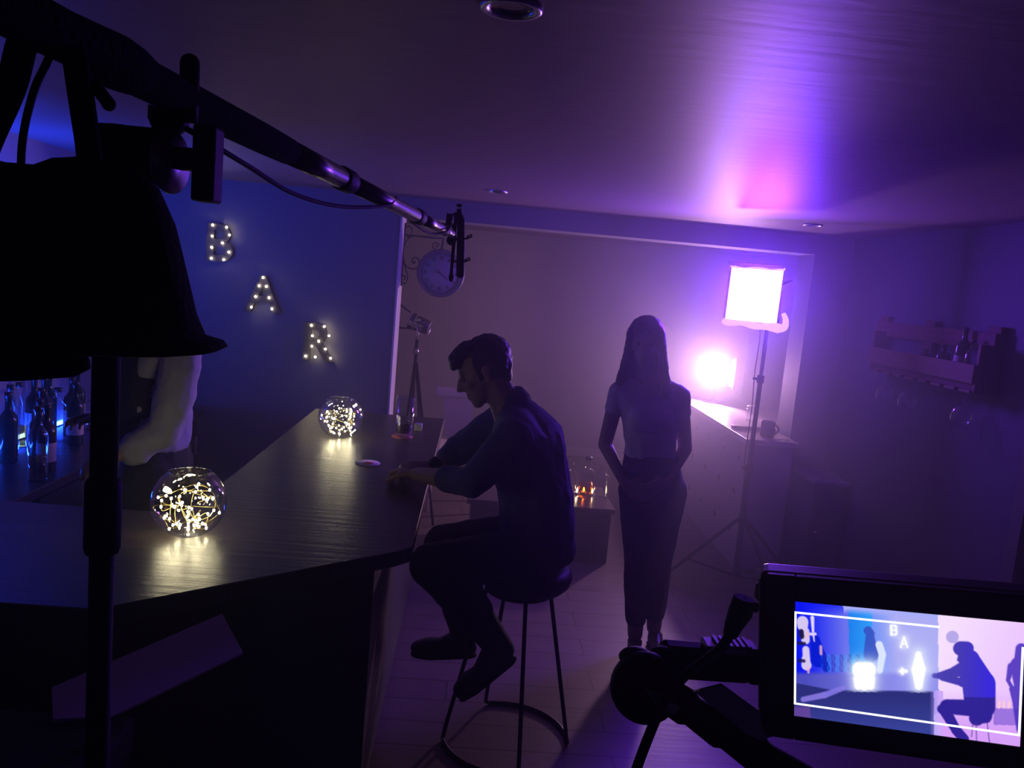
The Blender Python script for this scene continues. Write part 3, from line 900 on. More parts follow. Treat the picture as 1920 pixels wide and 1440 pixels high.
    m = MB(); m.tube([(-.335, .852, 1.80), (-.336, .852, 1.826)], .008, 12); m.lathe([(0, -.022), (.012, -.02), (.019, -.01), (.021, .002), (0, .004)], (-.328, .855, 1.836), 18, axis=(.2, 0, 1)); m.build('cradle', BLACK, s)
    m = MB(); m.tube([(-.302, .835, 1.826), (-.301, .832, 1.85), (-.304, .84, 1.884)], [.009, .0095, .0095], 12); m.ball((-.304, .84, 1.884), .0095, 12, 8); m.build('locking_peg', BLACK, s)
    m = MB(); m.tube([(-.333, .822, 1.8390), (-.320, .822, 1.8365), (-.318, .822, 1.8330)], .003, 10); m.build('steel_clip', STEEL, s)
boom()

def bag():
    """a flared black cloth bag slung over the pole"""
    t = thing('cloth_bag', 'black flared cloth bag slung under the boom pole by two straps', 'bag', (-.36, .66, 1.6))
    m = MB()
    prof = [  # z, left, right, half depth
        (1.752, -.468, -.268, .012), (1.748, -.474, -.262, .035), (1.72, -.486, -.249, .048), (1.696, -.490, -.243, .053), (1.67, -.495, -.236, .056), (1.649, -.50, -.230, .058), (1.632, -.505, -.222, .060), (1.6285, -.512, -.207, .064), (1.6245, -.514, -.204, .065), (1.620, -.512, -.212, .064), (1.6165, -.505, -.235, .060), (1.612, -.49, -.29, .05), (1.610, -.45, -.33, .02)]
    n = 64
    def top_edge(x):
        K = [(-.60, 1.775), (-.47, 1.770), (-.382, 1.757), (-.363, 1.745), (-.327, 1.764), (-.305, 1.766), (-.262, 1.752), (0, 1.75)]
        for (x0, z0), (x1, z1) in zip(K, K[1:]):
            if x0 <= x <= x1:
                return z0 + (z1 - z0) * (x - x0) / (x1 - x0)
    rings = []
    for z, l, r, hd in prof:
        ring = []
        for k in range(n):
            a = 2 * PI * k / n
            cx, hw = (l + r) / 2, (r - l) / 2
            e = .75
            ca, sa = math.cos(a), math.sin(a)
            px = cx + hw * math.copysign(abs(ca) ** e, ca)
            py = .66 + hd * math.copysign(abs(sa) ** e, sa) * (1 + .06 * math.sin(5 * a + z * 60))
            pz = z + (top_edge(px) - 1.752 if z > 1.745 else 0)
            ring.append(m.bm.verts.new((px, py, pz)))
        rings.append(ring)
    for A, B in zip(rings, rings[1:]):
        for k in range(n):
            m.bm.faces.new((A[k], A[(k + 1) % n], B[(k + 1) % n], B[k])).smooth = True
    m.bm.faces.new(rings[0][::-1]); m.bm.faces.new(rings[-1])
    m.build('bag_body', CLOTH_BLACK, t)
    m = MB(); m.tube([(-.55, .655, 1.588), (-.45, .655, 1.592), (-.36, .655, 1.598), (-.322, .657, 1.601), (-.311, .66, 1.603)], [.018, .017, .013, .010, .005], 14); m.build('hem_roll', CLOTH_BLACK, t)
    def strap(p, w):
        m = MB(); P = spline(p, 6)
        for i in range(len(P) - 1):
            pass
        L = [m.bm.verts.new(q + V(-w, .003, 0)) for q in P]; Rr = [m.bm.verts.new(q + V(w, -.003, 0)) for q in P]
        L2 = [m.bm.verts.new(q + V(-w, .009, 0)) for q in P]; R2 = [m.bm.verts.new(q + V(w, .003, 0)) for q in P]
        for i in range(len(P) - 1):
            for A, B in ((L, Rr), (Rr, R2), (R2, L2), (L2, L)):
                m.bm.faces.new((A[i], B[i], B[i + 1], A[i + 1]))
        m.bm.faces.new((L[0], L2[0], R2[0], Rr[0])); m.bm.faces.new((L[-1], Rr[-1], R2[-1], L2[-1]))
        m.build('strap', CLOTH_BLACK, t)
    strap([(-.360, .655, 1.866), (-.3665, .655, 1.842), (-.3775, .66, 1.81), (-.396, .66, 1.765), (-.405, .66, 1.735)], .0125)
    strap([(-.3305, .66, 1.858), (-.3225, .66, 1.81), (-.3165, .66, 1.775), (-.312, .66, 1.74)], .0105)
    m = MB(); m.tube(spline([(-.338, .655, 1.855), (-.344, .655, 1.836), (-.352, .65, 1.81), (-.3585, .648, 1.775), (-.364, .655, 1.74)], 6), .003, 8); m.build('cord', RUBBER, t)
    # wrap round the pole and a loose toggle
    a, b = V(-.352, .56, 1.857), V(-.088, 2.25, 1.812)
    d = (b - a).normalized()
    m = MB(); m.lathe([(.0185, -.075), (.0195, -.05), (.0195, -.02), (.0215, .015), (.0235, .045), (.0215, .07), (.0185, .085)], a + d * .125 + V(0, 0, .002), 22, axis=d); m.build('wrap', CLOTH_BLACK, t)
    m = MB(); m.tube([(-.318, .672, 1.825), (-.307, .672, 1.812)], .0052, 10); m.ball((-.3055, .672, 1.81), .0056, 10, 8); m.build('toggle', RUBBER, t)
bag()

# ================================================================== CASE AND BOARD BELOW THE STAND
def case_and_board():
    t = thing('equipment_case', 'black equipment case on the floor in front of the bar corner', 'case', (-.9, 1.3, 0))
    m = MB(); m.box((-1.3, 1.12, .02), (-.58, 1.425, .80), bevel=.008); m.build('body', mat('case_black', (.006, .0055, .006), .7, 0, .1), t)
    m = MB(); m.box((-1.305, 1.115, .765), (-.575, 1.43, .832), bevel=.008); m.build('lid', mat('case_lid', (.03, .022, .018), .7, 0, .1), t)
    m = MB(); m.tube([(-1.05, 1.115, .6), (-1.05, 1.085, .6), (-.85, 1.085, .6), (-.85, 1.115, .6)], .008, 8); m.build('handle', STEEL, t)
    for z in (.0,):
        for x in (-1.25, -.63):
            for y in (1.17, 1.37):
                m = MB(); m.lathe([(0, 0), (.02, 0), (.02, .025), (0, .025)], (x, y, 0), 12); m.build('foot', RUBBER, t)
    t = thing('latch_knob', 'small round knob lying on the case lid beside the stand post', 'knob', (-.60, 1.33, .832))
    m = MB(); m.lathe([(0, 0), (.014, 0), (.016, .012), (.010, .02), (0, .022)], (-.605, 1.335, .832), 16); m.build('cap', BLACK, t)
    b = thing('board', 'pale flat board propped from the case against the bar front', 'board', (-.6, 1.6, .86))
    m = MB(); m.slab([(-.516, 1.739, .902), (-.444, 1.660, .853), (-.614, 1.42, .834), (-.699, 1.377, .848), (-.731, 1.434, .876)][::-1], .007)
    m.build('sheet', mat('foam_board', (.6, .58, .62), .6), b)
case_and_board()

# ================================================================== MONITOR AND ITS ARM
def monitor():
    TL, TR, BR, BL = V(.235, .52, 1.497), V(.3622, .47, 1.513), V(.3730, .47, 1.428), V(.2415, .52, 1.415)
    ux = (TR - TL).normalized(); nz = ux.cross(BL - TL).normalized()
    if nz.y > 0:
        nz = -nz                       # towards the photographer
    uz = nz.cross(ux) if nz.cross(ux).z > 0 else -nz.cross(ux)
    W = (TR - TL).length
    Hh = .0835
    c = TL + ux * W / 2 - uz * Hh / 2 + V(0, 0, .001)
    rot = Matrix((ux, -nz, uz)).transposed()
    t = thing('camera_monitor', 'small black camera monitor showing the bar scene on its bright screen', 'monitor', c)
    m = MB(); m.box(c - V(W / 2 + .019, -.002, Hh / 2 + .018), c + V(W / 2 + .019, .028, Hh / 2 + .018), rot=rot, bevel=.006, seg=3)
    m.build('housing', mat('monitor_shell', (.02, .02, .024), .28), t)
    m = MB()
    w1, h1 = W / 2 + .019, Hh / 2 + .018
    def at(x, z, k=0.0):
        return c + ux * x + uz * z + nz * k
    for (x0, x1, z0, z1) in ((-w1, -W / 2, -h1, h1), (W / 2, w1, -h1, h1), (-W / 2, W / 2, Hh / 2, h1), (-W / 2, W / 2, -h1, -Hh / 2)):
        m.slab([at(x0, z0, .001), at(x1, z0, .001), at(x1, z1, .001), at(x0, z1, .001)], .006)
    m.build('bezel', mat('monitor_bezel', (.012, .012, .014), .3), t, bevel=.001)
    # ---- the picture on the screen
    def lerp(a, b, k): return tuple(a[i] * (1 - k) + b[i] * k for i in range(3))
    def cl(x): return max(0.0, min(1.0, x))
    def seg(x, y, x0, y0, x1, y1, r0, r1):
        dx, dy = x1 - x0, y1 - y0
        k = cl(((x - x0) * dx + (y - y0) * dy) / (dx * dx + dy * dy + 1e-9))
        return cl((r0 + (r1 - r0) * k + 4 - math.hypot(x - x0 - dx * k, y - y0 - dy * k)) / 8)
    def glow(x, y, x0, y0, x1, y1, r0, r1, w):
        dx, dy = x1 - x0, y1 - y0
        k = cl(((x - x0) * dx + (y - y0) * dy) / (dx * dx + dy * dy + 1e-9))
        return math.exp(-(max(0, math.hypot(x - x0 - dx * k, y - y0 - dy * k) - r0 - (r1 - r0) * k) / w) ** 1.3)
    MAN = [(1435, 470, 1480, 470, 58, 56), (1430, 500, 1400, 455, 30, 14), (1440, 530, 1425, 560, 26, 18), (1490, 520, 1510, 570, 40, 60), (1500, 560, 1575, 760, 82, 128), (1575, 760, 1585, 930, 128, 118), (1520, 600, 1390, 660, 66, 46), (1390, 660, 1270, 690, 42, 28), (1270, 690, 1230, 690, 22, 20), (1510, 640, 1450, 740, 50, 40), (1450, 740, 1290, 710, 34, 20),
           (1580, 950, 1330, 940, 70, 60), (1330, 940, 1290, 960, 52, 40), (1310, 970, 1400, 1130, 46, 38), (1400, 1130, 1460, 1200, 40, 40), (1590, 1000, 1560, 1030, 90, 60)]
    WOM = [(1890, 470, 1890, 540, 42, 50), (1880, 600, 1900, 760, 70, 60), (1820, 610, 1795, 720, 30, 16), (1795, 720, 1830, 790, 14, 14), (1830, 790, 1890, 900, 26, 60), (1880, 900, 1920, 1100, 50, 60)]
    BART = [(700, 325, 720, 350, 36, 34), (715, 370, 720, 520, 36, 62)]
    def picture(X, Y):
        # walls
        if X < 540: col = lerp((.05, .09, .95), (.42, .45, .93), cl((X - 150) / 360) * cl((Y - 60) / 150))
        elif X < 735: col = lerp((.12, .50, .93), (.20, .62, .98), cl((X - 540) / 200))
        else: col = lerp((.45, .58, .97), (.68, .68, .96), cl((X - 735) / 200))
        if X > 1262: col = lerp((.97, .88, 1.0), (.93, .78, 1.0), cl((X - 1300) / 600 + (Y - 400) / 1500))
        # ceiling
        yc = 150 + (X - 560) * .095 if X > 560 else 205 - (X - 100) * .12
        if X > 500 and Y < yc + 40 and X < 1262: col = lerp(col, (.66, .68, .98), cl((yc + 40 - Y) / 50))
        # backdrop figure of the tap and bottles
        col = lerp(col, (.02, .10, .80), .9 * max(seg(X, Y, 255, 400, 280, 560, 40, 70), seg(X, Y, 300, 520, 340, 640, 40, 30)))
        # bar top
        if Y > 655 and X < 1262 and Y < 1000:
            k = cl((Y - 655) / 40)
            col = lerp(col, lerp((.30, .30, .75), (.56, .56, .93), cl((X - 150) / 800)), k)
        # bottles
        if 290 < X < 640 and 520 < Y < 665:
            n = .5 + .5 * math.sin(X * .21) * math.sin(Y * .09 + X * .03)
            col = lerp(col, (.18, .62, .95) if math.sin(X * .09) > 0 else (.16, .24, .62), .65 * n * cl((X - 285) / 50))
        # tap
        for q in ((150, 250, 150, 280, 50, 46), (170, 330, 170, 400, 36, 36), (165, 560, 170, 610, 34, 44), (170, 480, 172, 560, 30, 32)):
            col = lerp(col, (.84, .78, .95), seg(X, Y, *q))
        col = lerp(col, (.12, .10, .30), max(seg(X, Y, 135, 330, 138, 370, 22, 22), .9 * seg(X, Y, 110, 425, 160, 430, 14, 14), .9 * seg(X, Y, 110, 572, 150, 575, 14, 14)))
        col = lerp(col, (.90, .84, 1), max(seg(X, Y, 236, 215, 238, 330, 16, 10), seg(X, Y, 215, 350, 255, 350, 12, 12), seg(X, Y, 240, 360, 245, 410, 8, 5)))
        col = lerp(col, (.97, .72, .80), .8 * max(seg(X, Y, 185, 340, 188, 375, 9, 9), seg(X, Y, 300, 455, 300, 515, 12, 12), seg(X, Y, 185, 640, 185, 670, 14, 10)))
        # front of the bar
        if X < 1300:
            yt = 760 + (X - 90) * .18 if X < 420 else 812
            if Y > yt and X < 1225:
                col = lerp(col, lerp((.17, .18, .48), (.22, .26, .60), cl((Y - 850) / 300)), cl((Y - yt) / 10))
            if Y > 812 and X >= 1190:
                col = lerp(col, (.80, .66, .98), cl((X - 1190) / 80))
        if X > 1290 and Y > 800: col = lerp(col, (.85, .63, .98), cl((Y - 800) / 300))
        # pale strip
        col = lerp(col, (.52, .46, .86), .95 * seg(X, Y, 130, 900, 320, 860, 22, 26)); col = lerp(col, (.50, .45, .88), .95 * seg(X, Y, 320, 860, 480, 800, 26, 20))
        # low table
        if X > 1690 and Y > 945 and Y < 1080: col = lerp(col, (.55, .40, .85), .8)
        # people
        col = lerp(col, (.22, .30, .74), .85 * max(seg(X, Y, *q) for q in BART))
        col = lerp(col, (.86, .90, 1.0), max(seg(X, Y, 790, 440, 815, 520, 30, 30), seg(X, Y, 815, 520, 790, 650, 30, 26)))
        col = lerp(col, (.30, .20, .74), .9 * max(seg(X, Y, *q) for q in WOM))
        mk = max(seg(X, Y, *q) for q in MAN)
        col = lerp(col, lerp((.26, .22, .68), (.20, .14, .86), cl((X - 1400) / 260)) if Y < 860 else (.17, .12, .58), .97 * mk)
        for q in ((1555, 1060, 1560, 1240, 3, 3), (1640, 1060, 1660, 1240, 3, 3), (1530, 1070, 1520, 1180, 3, 3)):
            col = lerp(col, (.30, .22, .60), seg(X, Y, *q))
        # clock
        col = lerp(col, (.72, .66, .92), cl((52 - math.hypot(X - 1372, Y - 378)) / 6))
        for fx in (1730, 1765, 1805):
            col = lerp(col, (1.0, .80, .86), .85 * seg(X, Y, fx, 895, fx, 935, 10, 12))
        # letters
        for (cx, cy, w, h, ch) in ((912, 322, 22, 36, 'B'), (992, 420, 27, 40, 'A')):
            if ch == 'B':
                s_ = max(seg(X, Y, cx - w, cy - h, cx - w, cy + h, 11, 11), seg(X, Y, cx - w, cy - h, cx + w * .6, cy - h, 8, 8), seg(X, Y, cx - w, cy, cx + w * .6, cy, 8, 8), seg(X, Y, cx - w, cy + h, cx + w * .6, cy + h, 8, 8), seg(X, Y, cx + w * .8, cy - h * .8, cx + w * .8, cy - h * .2, 9, 9), seg(X, Y, cx + w * .9, cy + h * .2, cx + w * .9, cy + h * .8, 9, 9))
            else:
                s_ = max(seg(X, Y, cx, cy - h, cx - w, cy + h, 9, 9), seg(X, Y, cx, cy - h, cx + w, cy + h, 9, 9), seg(X, Y, cx - w * .5, cy + h * .3, cx + w * .5, cy + h * .3, 8, 8))
            col = lerp(lerp(col, (.94, .95, 1), .5 * glow(X, Y, cx, cy - h * .5, cx, cy + h * .5, w, w, 26)), (1, 1, 1), s_)
        # the two bowls, burnt out
        bowls = ((620, 640, 700, 640, 58, 58), (612, 660, 708, 660, 50, 50), (612, 720, 612, 775, 44, 38), (708, 720, 708, 775, 44, 38), (660, 700, 660, 770, 70, 50), (1105, 520, 1105, 640, 26, 58), (1105, 640, 1105, 775, 58, 32), (960, 655, 1005, 655, 12, 14), (975, 640, 975, 672, 12, 12))
        if Y < 830:
            col = lerp(col, (.90, .93, 1), .75 * max(glow(X, Y, *q, 48 if q[4] > 20 else 16) for q in bowls))
        col = lerp(col, (1, 1, 1), max(seg(X, Y, *q) for q in bowls))
        if Y > 945 and X < 190: col = lerp(col, (.45, .28, .62), .7 * cl((Y - 945) / 30))
        return col
    NX, NY = 270, 150
    bm = bmesh.new()
    lay = bm.verts.layers.float_color.new('picture')
    rows = []
    def sl(v): return v / 12.92 if v <= .04045 else ((v + .055) / 1.055) ** 2.4
    for j in range(NY + 1):
        v = j / NY
        row = []
        for i in range(NX + 1):
            u = i / NX
            X = (95 + 1825 * u) * (1 - v) + (45 + 1845 * u) * v
            Y = (80 + 190 * u) * (1 - v) + (1040 + 210 * u) * v
            p = at(-W / 2 + W * u, Hh / 2 - Hh * v, .0004) - c
            q = bm.verts.new(p)
            k = picture(X, Y)
            q[lay] = (sl(k[0]), sl(k[1]), sl(k[2]), 1)
            row.append(q)
        rows.append(row)
    for j in range(NY):
        for i in range(NX):
            bm.faces.new((rows[j][i], rows[j + 1][i], rows[j + 1][i + 1], rows[j][i + 1]))
    me = bpy.data.meshes.new('screen'); bm.to_mesh(me); bm.free()
    mm = bpy.data.materials.new('screen_picture'); mm.use_nodes = True
    nt = mm.node_tree; nt.nodes.remove(nt.nodes['Principled BSDF'])
    e = nt.nodes.new('ShaderNodeEmission'); e.inputs[1].default_value = 1.0
    at_ = nt.nodes.new('ShaderNodeAttribute'); at_.attribute_name = 'picture'
    nt.links.new(at_.outputs['Color'], e.inputs[0]); nt.links.new(e.outputs[0], nt.nodes['Material Output'].inputs['Surface'])
    me.materials.append(mm)
    o = bpy.data.objects.new('screen', me); COL.objects.link(o); o.parent = t
    # frame guide lines shown on the screen
    def uv(u, v): return at(-W / 2 + W * u, Hh / 2 - Hh * v, .0008)
    m = MB(); g = [(uv(.001, .092), uv(.642, .097)), (uv(.993, .20), uv(.994, .905)), (uv(.994, .905), uv(.003, .888)), (uv(.003, .888), uv(.001, .092))]
    for a, b in g:
        dd = (b - a).normalized(); pp = nz.cross(dd) * .0007
        m.slab([a - pp - dd * .0007, b - pp + dd * .0007, b + pp + dd * .0007, a + pp - dd * .0007], .0002)
    m.build('frame_guide', emit('guide_white', (1, 1, 1), 1.2), t)
    # side lugs and the plug
    m = MB(); m.box(at(-w1 - .006, h1 - .03, -.02), at(-w1 - .006, h1 - .03, -.02) + V(.008, .012, .012), bevel=.002); m.build('socket', BLACK, t)
    # arm
    a = thing('monitor_arm', 'black articulated arm with a big knob and perforated plate holding the monitor', 'arm', (.143, .55, 1.43))
    k = V(.143, .54, 1.418)
    m = MB(); m.lathe([(0, -.018), (.020, -.018), (.025, -.012), (.025, .006), (.021, .014), (0, .016)], k, 28, axis=(-.35, -1, .45)); m.ball(k + V(-.006, .012, .016), .011, 14, 10, (1.2, 1, .7)); m.ball(k + V(.015, .012, .017), .0115, 14, 10, (1.2, 1, .75)); m.build('knob', BLACK, a)
    m = MB(); m.slab([k + V(-.006, -.020, .010), k + V(.006, -.021, .006), k + V(.020, -.020, -.002), k + V(.016, -.021, -.006), k + V(.004, -.022, -.001)], .003); m.build('knob_insert', mat('grey_disc', (.16, .16, .17), .35, .7), a)
    m = MB(); m.box((.155, .548, 1.419), (.225, .57, 1.444), bevel=.006); m.build('crossbar', BLACK, a)
    m = MB(); m.box((.186, .545, 1.444), (.225, .562, 1.4495), bevel=.001)
    for i in range(6):
        m.box((.194 + i * .0045, .545, 1.4495), (.1965 + i * .0045, .562, 1.4512))
    m.build('cold_shoe', mat('worn_metal', (.16, .15, .17), .3, .8), a)
    p0, p1 = V(.148, .545, 1.418), V(.29, .52, 1.345)
    dd = (p1 - p0).normalized(); q = V(0, -1, 0).cross(dd).normalized()
    m = MB(); m.tube([p0, p0 + dd * .03, p0 + dd * .035, p0 + dd * .06, p0 + dd * .065, p0 + dd * .09, p0 + dd * .095, p0 + dd * .13, p1], [.012, .0135, .011, .0135, .011, .0135, .0115, .014, .014], 14); m.build('lower_arm', BLACK, a)
    m = MB(); m.slab([(.178, .54, 1.418), (.198, .54, 1.4245), (.246, .53, 1.398), (.224, .53, 1.388)], .004); pl = m.build('perforated_plate', mat('grey_plate', (.13, .13, .16), .4, .5), a)
    for f, g2, r in ((.25, .25, .0026), (.3, .65, .0024), (.5, .45, .0042), (.5, .15, .0022), (.78, .45, .0028)):
        A, B = V(.178, .54, 1.418).lerp(V(.224, .53, 1.388), f), V(.198, .54, 1.4245).lerp(V(.246, .53, 1.398), f)
        m = MB(); m.lathe([(0, -.002), (r, -.002), (r, .0012), (0, .0012)], A.lerp(B, g2), 14, axis=(-.1, -.95, .35)); m.build('hole', mat('hole_black', (.003, .003, .003), .9), pl)
    m = MB(); m.tube([p1, p1 + V(.03, .01, -.06), (.33, .55, 1.15)], .014, 12); m.tube([(.33, .55, 1.15), (.33, .55, .02)], .018, 14); m.lathe([(0, 0), (.16, 0), (.16, .012), (.03, .03), (0, .03)], (.33, .55, 0), 28); m.build('column', BLACK, a)
    m = MB(); m.box((.222, .548, 1.42), (.232, .566, 1.443), bevel=.002); m.build('clamp', BLACK, a)
    # video cable with its angled plug
    v = thing('video_cable', 'black video cable with angled plug curving from the monitor side past the knob', 'cable', (.2, .52, 1.49))
    m = MB(); m.tube([(.2125, .53, 1.4875), (.204, .529, 1.489), (.203, .529, 1.489)], [.0035, .0035, .006], 12); m.tube([(.2025, .529, 1.4945), (.201, .529, 1.484), (.1975, .529, 1.474), (.1955, .529, 1.466)], [.0075, .0085, .0065, .005], 12); m.build('plug', RUBBER, v)
    m = MB(); m.tube(spline([(.1955, .529, 1.4665), (.189, .527, 1.4565), (.178, .523, 1.4485), (.163, .516, 1.4405), (.150, .510, 1.426), (.141, .505, 1.405), (.133, .505, 1.37), (.128, .505, 1.33), (.135, .52, 1.2), (.2, .54, .9), (.25, .56, .3), (.26, .58, .008)], 8), .0036, 10); m.build('lead', RUBBER, v)
monitor()

# ================================================================== PEOPLE
class Flesh:
    """overlapping tapered volumes fused into one smooth skin"""
    def __init__(self):
        self.bm = bmesh.new()
    def _sph(self, bm, c, r, rot=None, seg=12, ring=8):
        g = bmesh.ops.create_uvsphere(bm, u_segments=seg, v_segments=ring, radius=1.0)
        sc = (r, r, r) if not isinstance(r, (tuple, list)) else r
        bmesh.ops.scale(bm, vec=sc, verts=g['verts'])
        if rot is not None:
            bmesh.ops.rotate(bm, cent=(0, 0, 0), matrix=rot, verts=g['verts'])
        bmesh.ops.translate(bm, vec=Vector(c), verts=g['verts'])
    def hull(self, items, rot=None):
        """items: (centre, radius or radii)"""
        b = bmesh.new()
        for c, r in items:
            self._sph(b, c, r, rot)
        bmesh.ops.convex_hull(b, input=b.verts[:])
        loose = [v for v in b.verts if not v.link_faces]
        bmesh.ops.delete(b, geom=loose, context='VERTS')
        inner = [f for f in b.faces if not f.normal.length]
        bmesh.ops.recalc_face_normals(b, faces=b.faces[:])
        me = bpy.data.meshes.new('tmp'); b.to_mesh(me); b.free()
        self.bm.from_mesh(me); bpy.data.meshes.remove(me)
        return self
    def chain(self, pts, rs, rot=None):
        for i in range(len(pts) - 1):
            self.hull([(pts[i], rs[i]), (pts[i + 1], rs[i + 1])], rot)
        return self
    def build(self, name, m, parent, voxel=.008, smooth=3, disp=None):
        me = bpy.data.meshes.new(name); self.bm.to_mesh(me); self.bm.free()
        tmp = bpy.data.objects.new('tmp', me); COL.objects.link(tmp)
        r = tmp.modifiers.new('r', 'REMESH'); r.mode = 'VOXEL'; r.voxel_size = voxel; r.use_smooth_shade = True
        if smooth:
            s = tmp.modifiers.new('s', 'SMOOTH'); s.factor = .5; s.iterations = smooth
        if disp:
            tx = bpy.data.textures.new('folds', 'CLOUDS'); tx.noise_scale = disp[1]
            d = tmp.modifiers.new('d', 'DISPLACE'); d.texture = tx; d.strength = disp[0]; d.mid_level = .5; d.texture_coords = 'LOCAL'
        dg = bpy.context.evaluated_depsgraph_get()
        nm = bpy.data.meshes.new_from_object(tmp.evaluated_get(dg))
        bpy.data.objects.remove(tmp); bpy.data.meshes.remove(me)
        nm.name = name
        nm.transform(Matrix.Translation(-wloc(parent)))
        nm.materials.clear(); nm.materials.append(m)
        for p in nm.polygons: p.use_smooth = True
        o = bpy.data.objects.new(name, nm); COL.objects.link(o); o.parent = parent
        return o

SKIN = mat('skin', (.30, .18, .14), .55, noise=.1, scale=30)
def frame(f, u):
    f = Vector(f).normalized(); u = Vector(u); u = (u - f * u.dot(f)).normalized()
    return f, u, u.cross(f)          # forward, up, the person's left

def head(F, c, f, u, k=1.0):
    """skull, face and ears; c is the middle of the head, f where it looks"""
    f, u, s = frame(f, u)
    rot = Matrix((f, s, u)).transposed()
    def P(a, b, h): return c + (f * a + s * b + u * h) * k
    def S(*r): return tuple(x * k for x in r)
    F.hull([(P(-.012, 0, .032), S(.094, .074, .084)), (P(.012, 0, .0), S(.080, .068, .07))], rot)
    F.hull([(P(.03, 0, -.01), S(.058, .060, .05)), (P(.038, 0, -.065), S(.045, .05, .035)), (P(.062, 0, -.100), S(.022, .026, .018))], rot)
    F.hull([(P(.080, 0, .022), S(.012, .048, .012))], rot)
    F.hull([(P(.084, 0, .012), S(.009, .008, .012)), (P(.108, 0, -.030), S(.012, .015, .010)), (P(.085, 0, -.034), S(.01, .016, .010))], rot)
    F.hull([(P(.083, 0, -.058), S(.011, .022, .006))], rot)
    F.hull([(P(.082, 0, -.071), S(.011, .019, .007))], rot)
    for b in (1, -1):
        F.hull([(P(.066, b * .043, -.022), S(.018, .018, .014))], rot)
        F.hull([(P(-.008, b * .076, .012), S(.020, .008, .016)), (P(-.004, b * .073, -.030), S(.010, .007, .010))], rot)
    return P, S, rot

def eyes(P, S, rot, parent):
    w = mat('eye_white', (.14, .12, .115), .5)
    for b in (1, -1):
        m = MB(); m.ball(P(.078, b * .031, .004), S(.0115, 0, 0)[0], 14, 10); e = m.build('eye', w, parent)
        m = MB(); m.ball(P(.0875, b * .031, .003), S(.0045, 0, 0)[0], 10, 8); m.build('iris', mat('iris_dark', (.03, .02, .015), .2), e)

def hand(F, w, d, n, curl=.5, spread=.10, thumb=1, k=1.0):
    """w wrist, d where the knuckles lie, n towards the palm; thumb +1 / -1 chooses its side"""
    d = Vector(d).normalized(); n = Vector(n); n = (n - d * n.dot(d)).normalized()
    s = d.cross(n) * thumb
    w = Vector(w)
    F.hull([(w, .024 * k), (w + d * .03 * k + s * .02 * k, .015 * k), (w + d * .03 * k - s * .018 * k, .015 * k)])
    F.hull([(w + d * .02 * k + s * .018 * k, .016 * k), (w + d * .02 * k - s * .016 * k, .016 * k), (w + d * .088 * k + s * .030 * k, .0115 * k), (w + d * .078 * k - s * .032 * k, .0105 * k)])
    for i, (off, ln, bx) in enumerate(((.030, .070, .088), (.010, .079, .092), (-.011, .073, .088), (-.031, .057, .078))):
        p = w + (d * bx + s * off) * k
        a = curl * (.75 + .15 * i)
        dd = d + s * off * spread * 30
        dd.normalize()
        seg = (.46, .30, .24)
        r = [.0095, .0088, .0080, .0068]
        for j in range(3):
            ang = a * (j + .6)
            v = dd * math.cos(ang) + n * math.sin(ang)
            q = p + v * ln * seg[j] * k
            F.hull([(p, r[j] * k), (q, r[j + 1] * k)])
            p = q
    p = w + (d * .022 + s * .024) * k
    for (a, b, c_, ln, r0, r1) in ((.55, .80, .25, .036, .0135, .0115), (.75, .55, .45, .032, .0112, .0098), (.85, .25, .50, .026, .0098, .008)):
        v = (d * a + s * b + n * c_ * (.5 + curl)).normalized()
        q = p + v * ln * k
        F.hull([(p, r0 * k), (q, r1 * k)])
        p = q

def shoe(parent, heel, toe, up, m, h=.07, high=0.0, w=.042, k=1.0):
    heel, toe, up = Vector(heel), Vector(toe), Vector(up).normalized()
    d = (toe - heel).normalized(); L = (toe - heel).length
    F = Flesh()
    rot = Matrix((d, up.cross(d), up)).transposed()
    F.hull([(heel + d * .035 + up * .032, (.036, .032, .032)), (heel + d * L * .45 + up * .026, (.04, w * .85, .026)), (heel + d * L * .72 + up * .028 * k, (.045, w, .028 * k)), (toe - d * .034 + up * .024 * k, (.034, w * .78, .024 * k))], rot)
    F.hull([(heel + d * .040 + up * .045, (.036, .032, .03)), (heel + d * .055 + up * h, (.042, .036, .02))], rot)
    F.hull([(heel + d * .055 + up * h, (.042, .036, .02)), (heel + d * L * .55 + up * .040, (.04, w * .7, .02))], rot)
    o = F.build('shoe', m, parent, .005, 2)
    G = Flesh()
    G.hull([(heel + d * .036 + up * .004, (.037, .034, .009)), (heel + d * L * .70 + up * .004, (.05, w * 1.02, .009)), (toe - d * .036 + up * .005, (.034, w * .78, .009))], rot)
    me = bpy.data.meshes.new('sole'); bmesh.ops.translate(G.bm, vec=-wloc(o), verts=G.bm.verts[:]); G.bm.to_mesh(me); G.bm.free(); me.materials.append(RUBBER)
    q = bpy.data.objects.new('sole', me); COL.objects.link(q); q.parent = o
    return o

